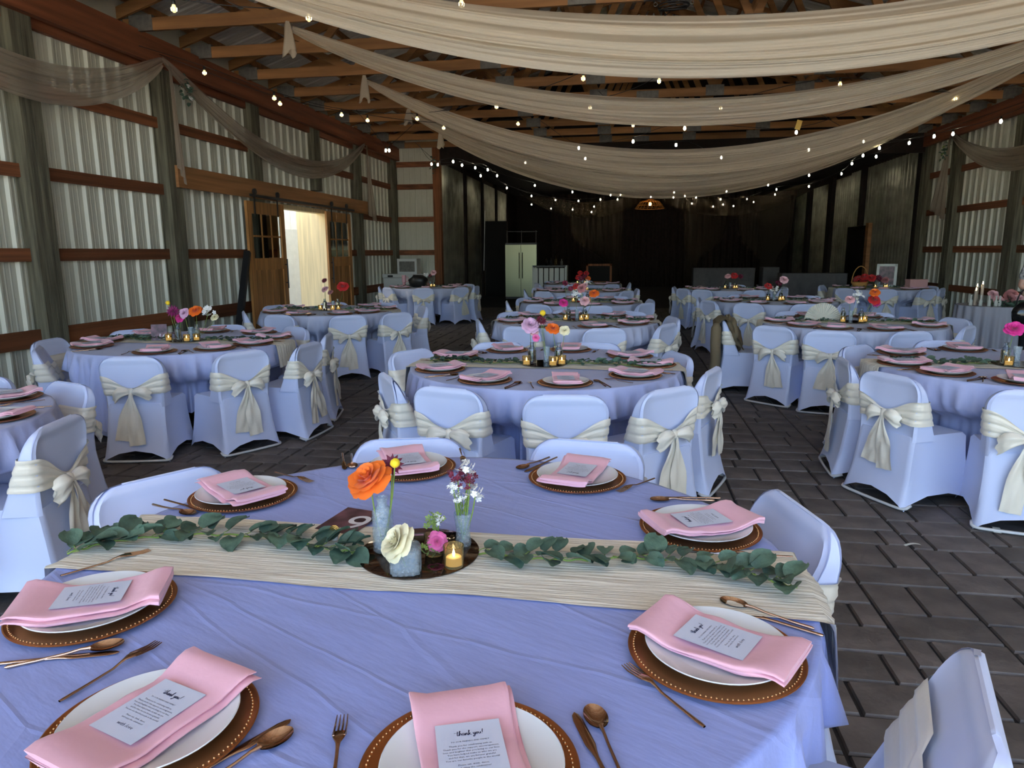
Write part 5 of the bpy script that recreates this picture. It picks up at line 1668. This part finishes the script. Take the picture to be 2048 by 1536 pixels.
for k, (dx, dy, c, R) in enumerate(((-.03, -.18, 'blush', .075), (.08, -.2, 'dusty', .08), (.14, -.12, 'dusty', .085), (.04, -.05, 'red', .075), (.2, -.2, 'blush', .06), (-.04, -.02, 'blush', .07))):
    p = thing('silk_rose', ('pale pink', 'dusty pink', 'tall dusty pink', 'deep red', 'small pale pink', 'rear pale pink')[k] + ' silk rose on the skirted candle table', 'flower', (5.12 + dx, 10.75 + dy, .754), 0, 'silk roses on the skirted table')
    MB().tube([(0, 0, 0), (0, 0, .10 + .04 * (k % 3))], .004, 6).obj('stem', 'stem', p)
    put('bloom', bloom('rose', R, c), p, (0, 0, .06 + .04 * (k % 3)), (.8, rnd.uniform(-.5, .5), 0))
for k, (dx, dy) in enumerate(((-.36, -.12), (-.28, -.22), (-.2, -.28), (-.14, -.33), (-.08, -.3))):
    b = thing('favor_bottle', ('first', 'second', 'third', 'fourth', 'fifth')[k] + ' little white bottle along the skirted table edge', 'bottle', (5.12 + dx, 10.75 + dy, .754), 0, 'little white bottles')
    MB().lathe([(0, 0), (.022, 0), (.022, .07), (.009, .09), (.009, .13), (0, .13)], 12).obj('glass', 'dim_white', b, True)
    MB().lathe([(0, .13), (.011, .13), (.011, .145), (0, .145)], 10).obj('cap', 'dim_white', b)
lv = MB()
for k in range(60):
    q = Vector((rnd.uniform(-.12, .28), rnd.uniform(-.42, -.22), rnd.uniform(.0, .06)))
    lv.add(leaf_mb.v, leaf_mb.f, Matrix.Translation(q) @ Euler((rnd.uniform(-1, 1), rnd.uniform(-1, 1), rnd.uniform(0, 6))).to_matrix().to_4x4() @ Matrix.Scale(1.4, 4))
tag(lv.obj('greenery', 'eucalyptus', None, True, (5.12, 10.75, .755)), 'dark leaves under the silk roses on the candle table', 'foliage', kind='stuff')
# round white paper fan on the second table of that side
cx, cy = TABLE_AT['r2']
fan = thing('paper_fan', 'round white folded paper fan standing on the table', 'fan', (cx - .26, cy + .12, ZT + .012))
nb = 24
for k in range(nb):
    a0, a1 = PI * k / nb, PI * (k + 1) / nb
    am = (a0 + a1) / 2
    MB().add([(0, 0, 0), (.19 * cos(a0), 0, .19 * sin(a0)), (.19 * cos(am), -.012, .19 * sin(am)), (.19 * cos(a1), 0, .19 * sin(a1))], [(0, 1, 2), (0, 2, 3)]).obj('pleat', 'white_plank', fan)
# jacket over a chair back
jk_m = mat('jacket_cloth', (.20, .15, .085), .85, bump=.3, bscale=12)
a = rad(180)
jx, jy = TABLE_AT['r2'][0] + 1.10 * cos(a), TABLE_AT['r2'][1] + 1.10 * sin(a)
jk = thing('jacket', 'tan jacket draped over a chair back at the round white fan table', 'jacket', (jx, jy, 0), a + PI / 2)
def jfn(u, v):
    s = (v - .5) * 2
    x_ = (u - .5) * (.50 + .06 * sin(v * 9))
    if s < 0:
        z = .835 - .50 * (-s) ** 1.0 - .03 * (2 * u - 1) ** 2
        y_ = yr(max(0, min(.8, z))) - .035 - .02 * sin(u * 14 + v * 3) ** 2
    else:
        z = .835 - .34 * s - .03 * (2 * u - 1) ** 2
        y_ = -.225 + .16 * s + .02 + .02 * sin(u * 12 + v * 5) ** 2
    if abs(s) < .06:
        y_ = -.25 + s * .4
    return (x_, y_, z)
MB().grid(jfn, 22, 26).obj('cloth', 'jacket_cloth', jk, True)
def jbulk(u, v):
    a, q = 2 * PI * u, PI * v
    k = 1 + .10 * sin(a * 4 + q * 5) + .08 * sin(q * 9 + a)
    return (.235 * sin(q) * cos(a) * k, -.115 + .075 * sin(q) * sin(a) * k - .06 * (cos(q)), .63 + .185 * cos(q) * k)
MB().grid(jbulk, 22, 16, closeu=True, flip=True).obj('front_fold', 'jacket_cloth', jk, True)
MB().tube(catmull([(.2, -.32, .75), (.25, -.33, .55), (.24, -.32, .35), (.22, -.34, .2)], 4), [.03] + [.055] * 11 + [.04], 8).obj('sleeve', 'jacket_cloth', jk, True)
# small litter on the paving
for k, (x_, y_, lb) in enumerate(((1.52, 3.72, 'curled white paper scrap on the paving'), (2.05, 4.0, 'small dry leaf scrap on the paving'))):
    tag(MB().grid(lambda u, v, k=k: ((u - .5) * .09, (v - .5) * .018 * (1 + k), .004 + .008 * sin(PI * u) * (1 + .5 * k)), 8, 3).obj('paper_scrap', 'dim_white', None, True, (x_, y_, 0), .3 + k), lb, 'litter')
# ------------------------------------------------------------------ guest at the picture's edge
def skin_body(name, joints, edges_, m, parent, root=0):
    me = bpy.data.meshes.new(name)
    me.from_pydata([j[:3] for j in joints], edges_, [])
    me.materials.append(MATS[m])
    o = put(name, me, parent)
    md = o.modifiers.new('skin', 'SKIN')
    md.use_smooth_shade = True
    for i, j in enumerate(joints):
        sv = me.skin_vertices[0].data[i]
        r = j[3]
        sv.radius = r if isinstance(r, tuple) else (r, r)
        sv.use_root = i == root
    ss = o.modifiers.new('sub', 'SUBSURF')
    ss.levels = ss.render_levels = 2
    return o
mat('skin', (.52, .30, .21), .5)
mat('print_top', (.55, .56, .56), .8, var=.9, vscale=22, col2=(.75, .75, .74), detail=1)
mat('black_cloth', (.010, .010, .012), .7)
mat('hair', (.06, .03, .02), .6)
ps = thing('person', 'person in black and white print top and black trousers at the photo edge', 'person', (4.62, 8.75, 0), rad(200))
body = [(0, 0, .92, (.13, .10)), (0, 0, 1.08, (.115, .085)), (0, 0, 1.24, (.125, .09)), (0, 0, 1.37, (.10, .075)), (0, 0, 1.44, .045), (0, .01, 1.50, .05), (0, .015, 1.57, (.07, .085)), (0, .01, 1.64, (.055, .07)),
        (.17, 0, 1.36, .05), (.245, -.02, 1.10, .04), (.14, .20, 1.06, .032), (.06, .24, 1.07, .026), (-.17, 0, 1.36, .05), (-.245, -.02, 1.10, .04), (-.14, .20, 1.06, .032), (-.06, .24, 1.07, .026),
        (.09, 0, .84, .09), (.10, .01, .48, .06), (.10, -.01, .10, .042), (.10, .10, .045, .035), (-.09, 0, .84, .09), (-.10, .01, .48, .06), (-.10, -.01, .10, .042), (-.10, .10, .045, .035)]
eb = [(0, 1), (1, 2), (2, 3), (3, 4), (4, 5), (5, 6), (6, 7), (3, 8), (8, 9), (9, 10), (10, 11), (3, 12), (12, 13), (13, 14), (14, 15), (0, 16), (16, 17), (17, 18), (18, 19), (0, 20), (20, 21), (21, 22), (22, 23)]
b_ = skin_body('body', body, eb, 'skin', ps)
for s in (-1, 1):
    hx, hy, hz = s * .045, .25, 1.07
    for k in range(4):
        skin_body('finger', [(hx - s * .005, hy, hz + .018 - .013 * k, .011), (hx - s * .045, hy + .012, hz + .016 - .013 * k, .009), (hx - s * (.07 + .006 * (k in (1, 2))), hy + .004, hz + .012 - .013 * k, .008)], [(0, 1), (1, 2)], 'skin', b_)
    skin_body('thumb', [(hx, hy, hz + .02, .011), (hx - s * .02, hy + .015, hz + .05, .009), (hx - s * .035, hy + .012, hz + .07, .008)], [(0, 1), (1, 2)], 'skin', b_)
top = [(0, 0, .90, (.155, .12)), (0, 0, 1.08, (.135, .10)), (0, 0, 1.24, (.145, .105)), (0, 0, 1.37, (.115, .088)), (.17, 0, 1.37, .062), (.235, -.01, 1.16, .062), (-.17, 0, 1.37, .062), (-.235, -.01, 1.16, .062)]
skin_body('blouse', top, [(0, 1), (1, 2), (2, 3), (3, 4), (4, 5), (3, 6), (6, 7)], 'print_top', ps)
tro = [(0, 0, .93, (.15, .115)), (.09, 0, .82, .105), (.10, .01, .48, .082), (.10, -.01, .08, .075), (-.09, 0, .82, .105), (-.10, .01, .48, .082), (-.10, -.01, .08, .075)]
skin_body('trousers', tro, [(0, 1), (1, 2), (2, 3), (0, 4), (4, 5), (5, 6)], 'black_cloth', ps)
MB().ball((0, -.015, 1.60), .105, 16, 12, (.92, 1.0, 1.05)).obj('hair', 'hair', ps, True)
MB().ball((0, .10, 1.555), .018, 8, 6, (.7, 1, 1.3)).obj('nose', 'skin', b_, True)
for s in (-1, 1):
    MB().ball((s * .034, .094, 1.582), .010, 8, 6).obj('eye', 'black_cloth', b_, True)
    MB().ball((s * .10, .01, 1.57), .022, 8, 6, (.5, .8, 1.2)).obj('ear', 'skin', b_, True)
    MB().ball((s * .10, .05, .04), .06, 10, 6, (.8, 2.0, .62)).obj('shoe', 'black_cloth', ps, True)
MB().ball((0, .092, 1.515), .02, 8, 6, (1.2, .4, .35)).obj('mouth', 'petal_dusty', b_, True)
hb = thing('handbag', 'black beaded handbag hanging at the guest arm', 'bag', (4.40, 8.60, .66))
MB().ball((0, 0, .14), .15, 14, 10, (.8, .5, .95), .12).obj('body', 'black_gloss', hb, True)
MB().tube([(.08 * cos(a * PI / 10), 0, .24 + .18 * sin(a * PI / 10)) for a in range(11)], .008, 6).obj('strap', 'black_cloth', hb, True)
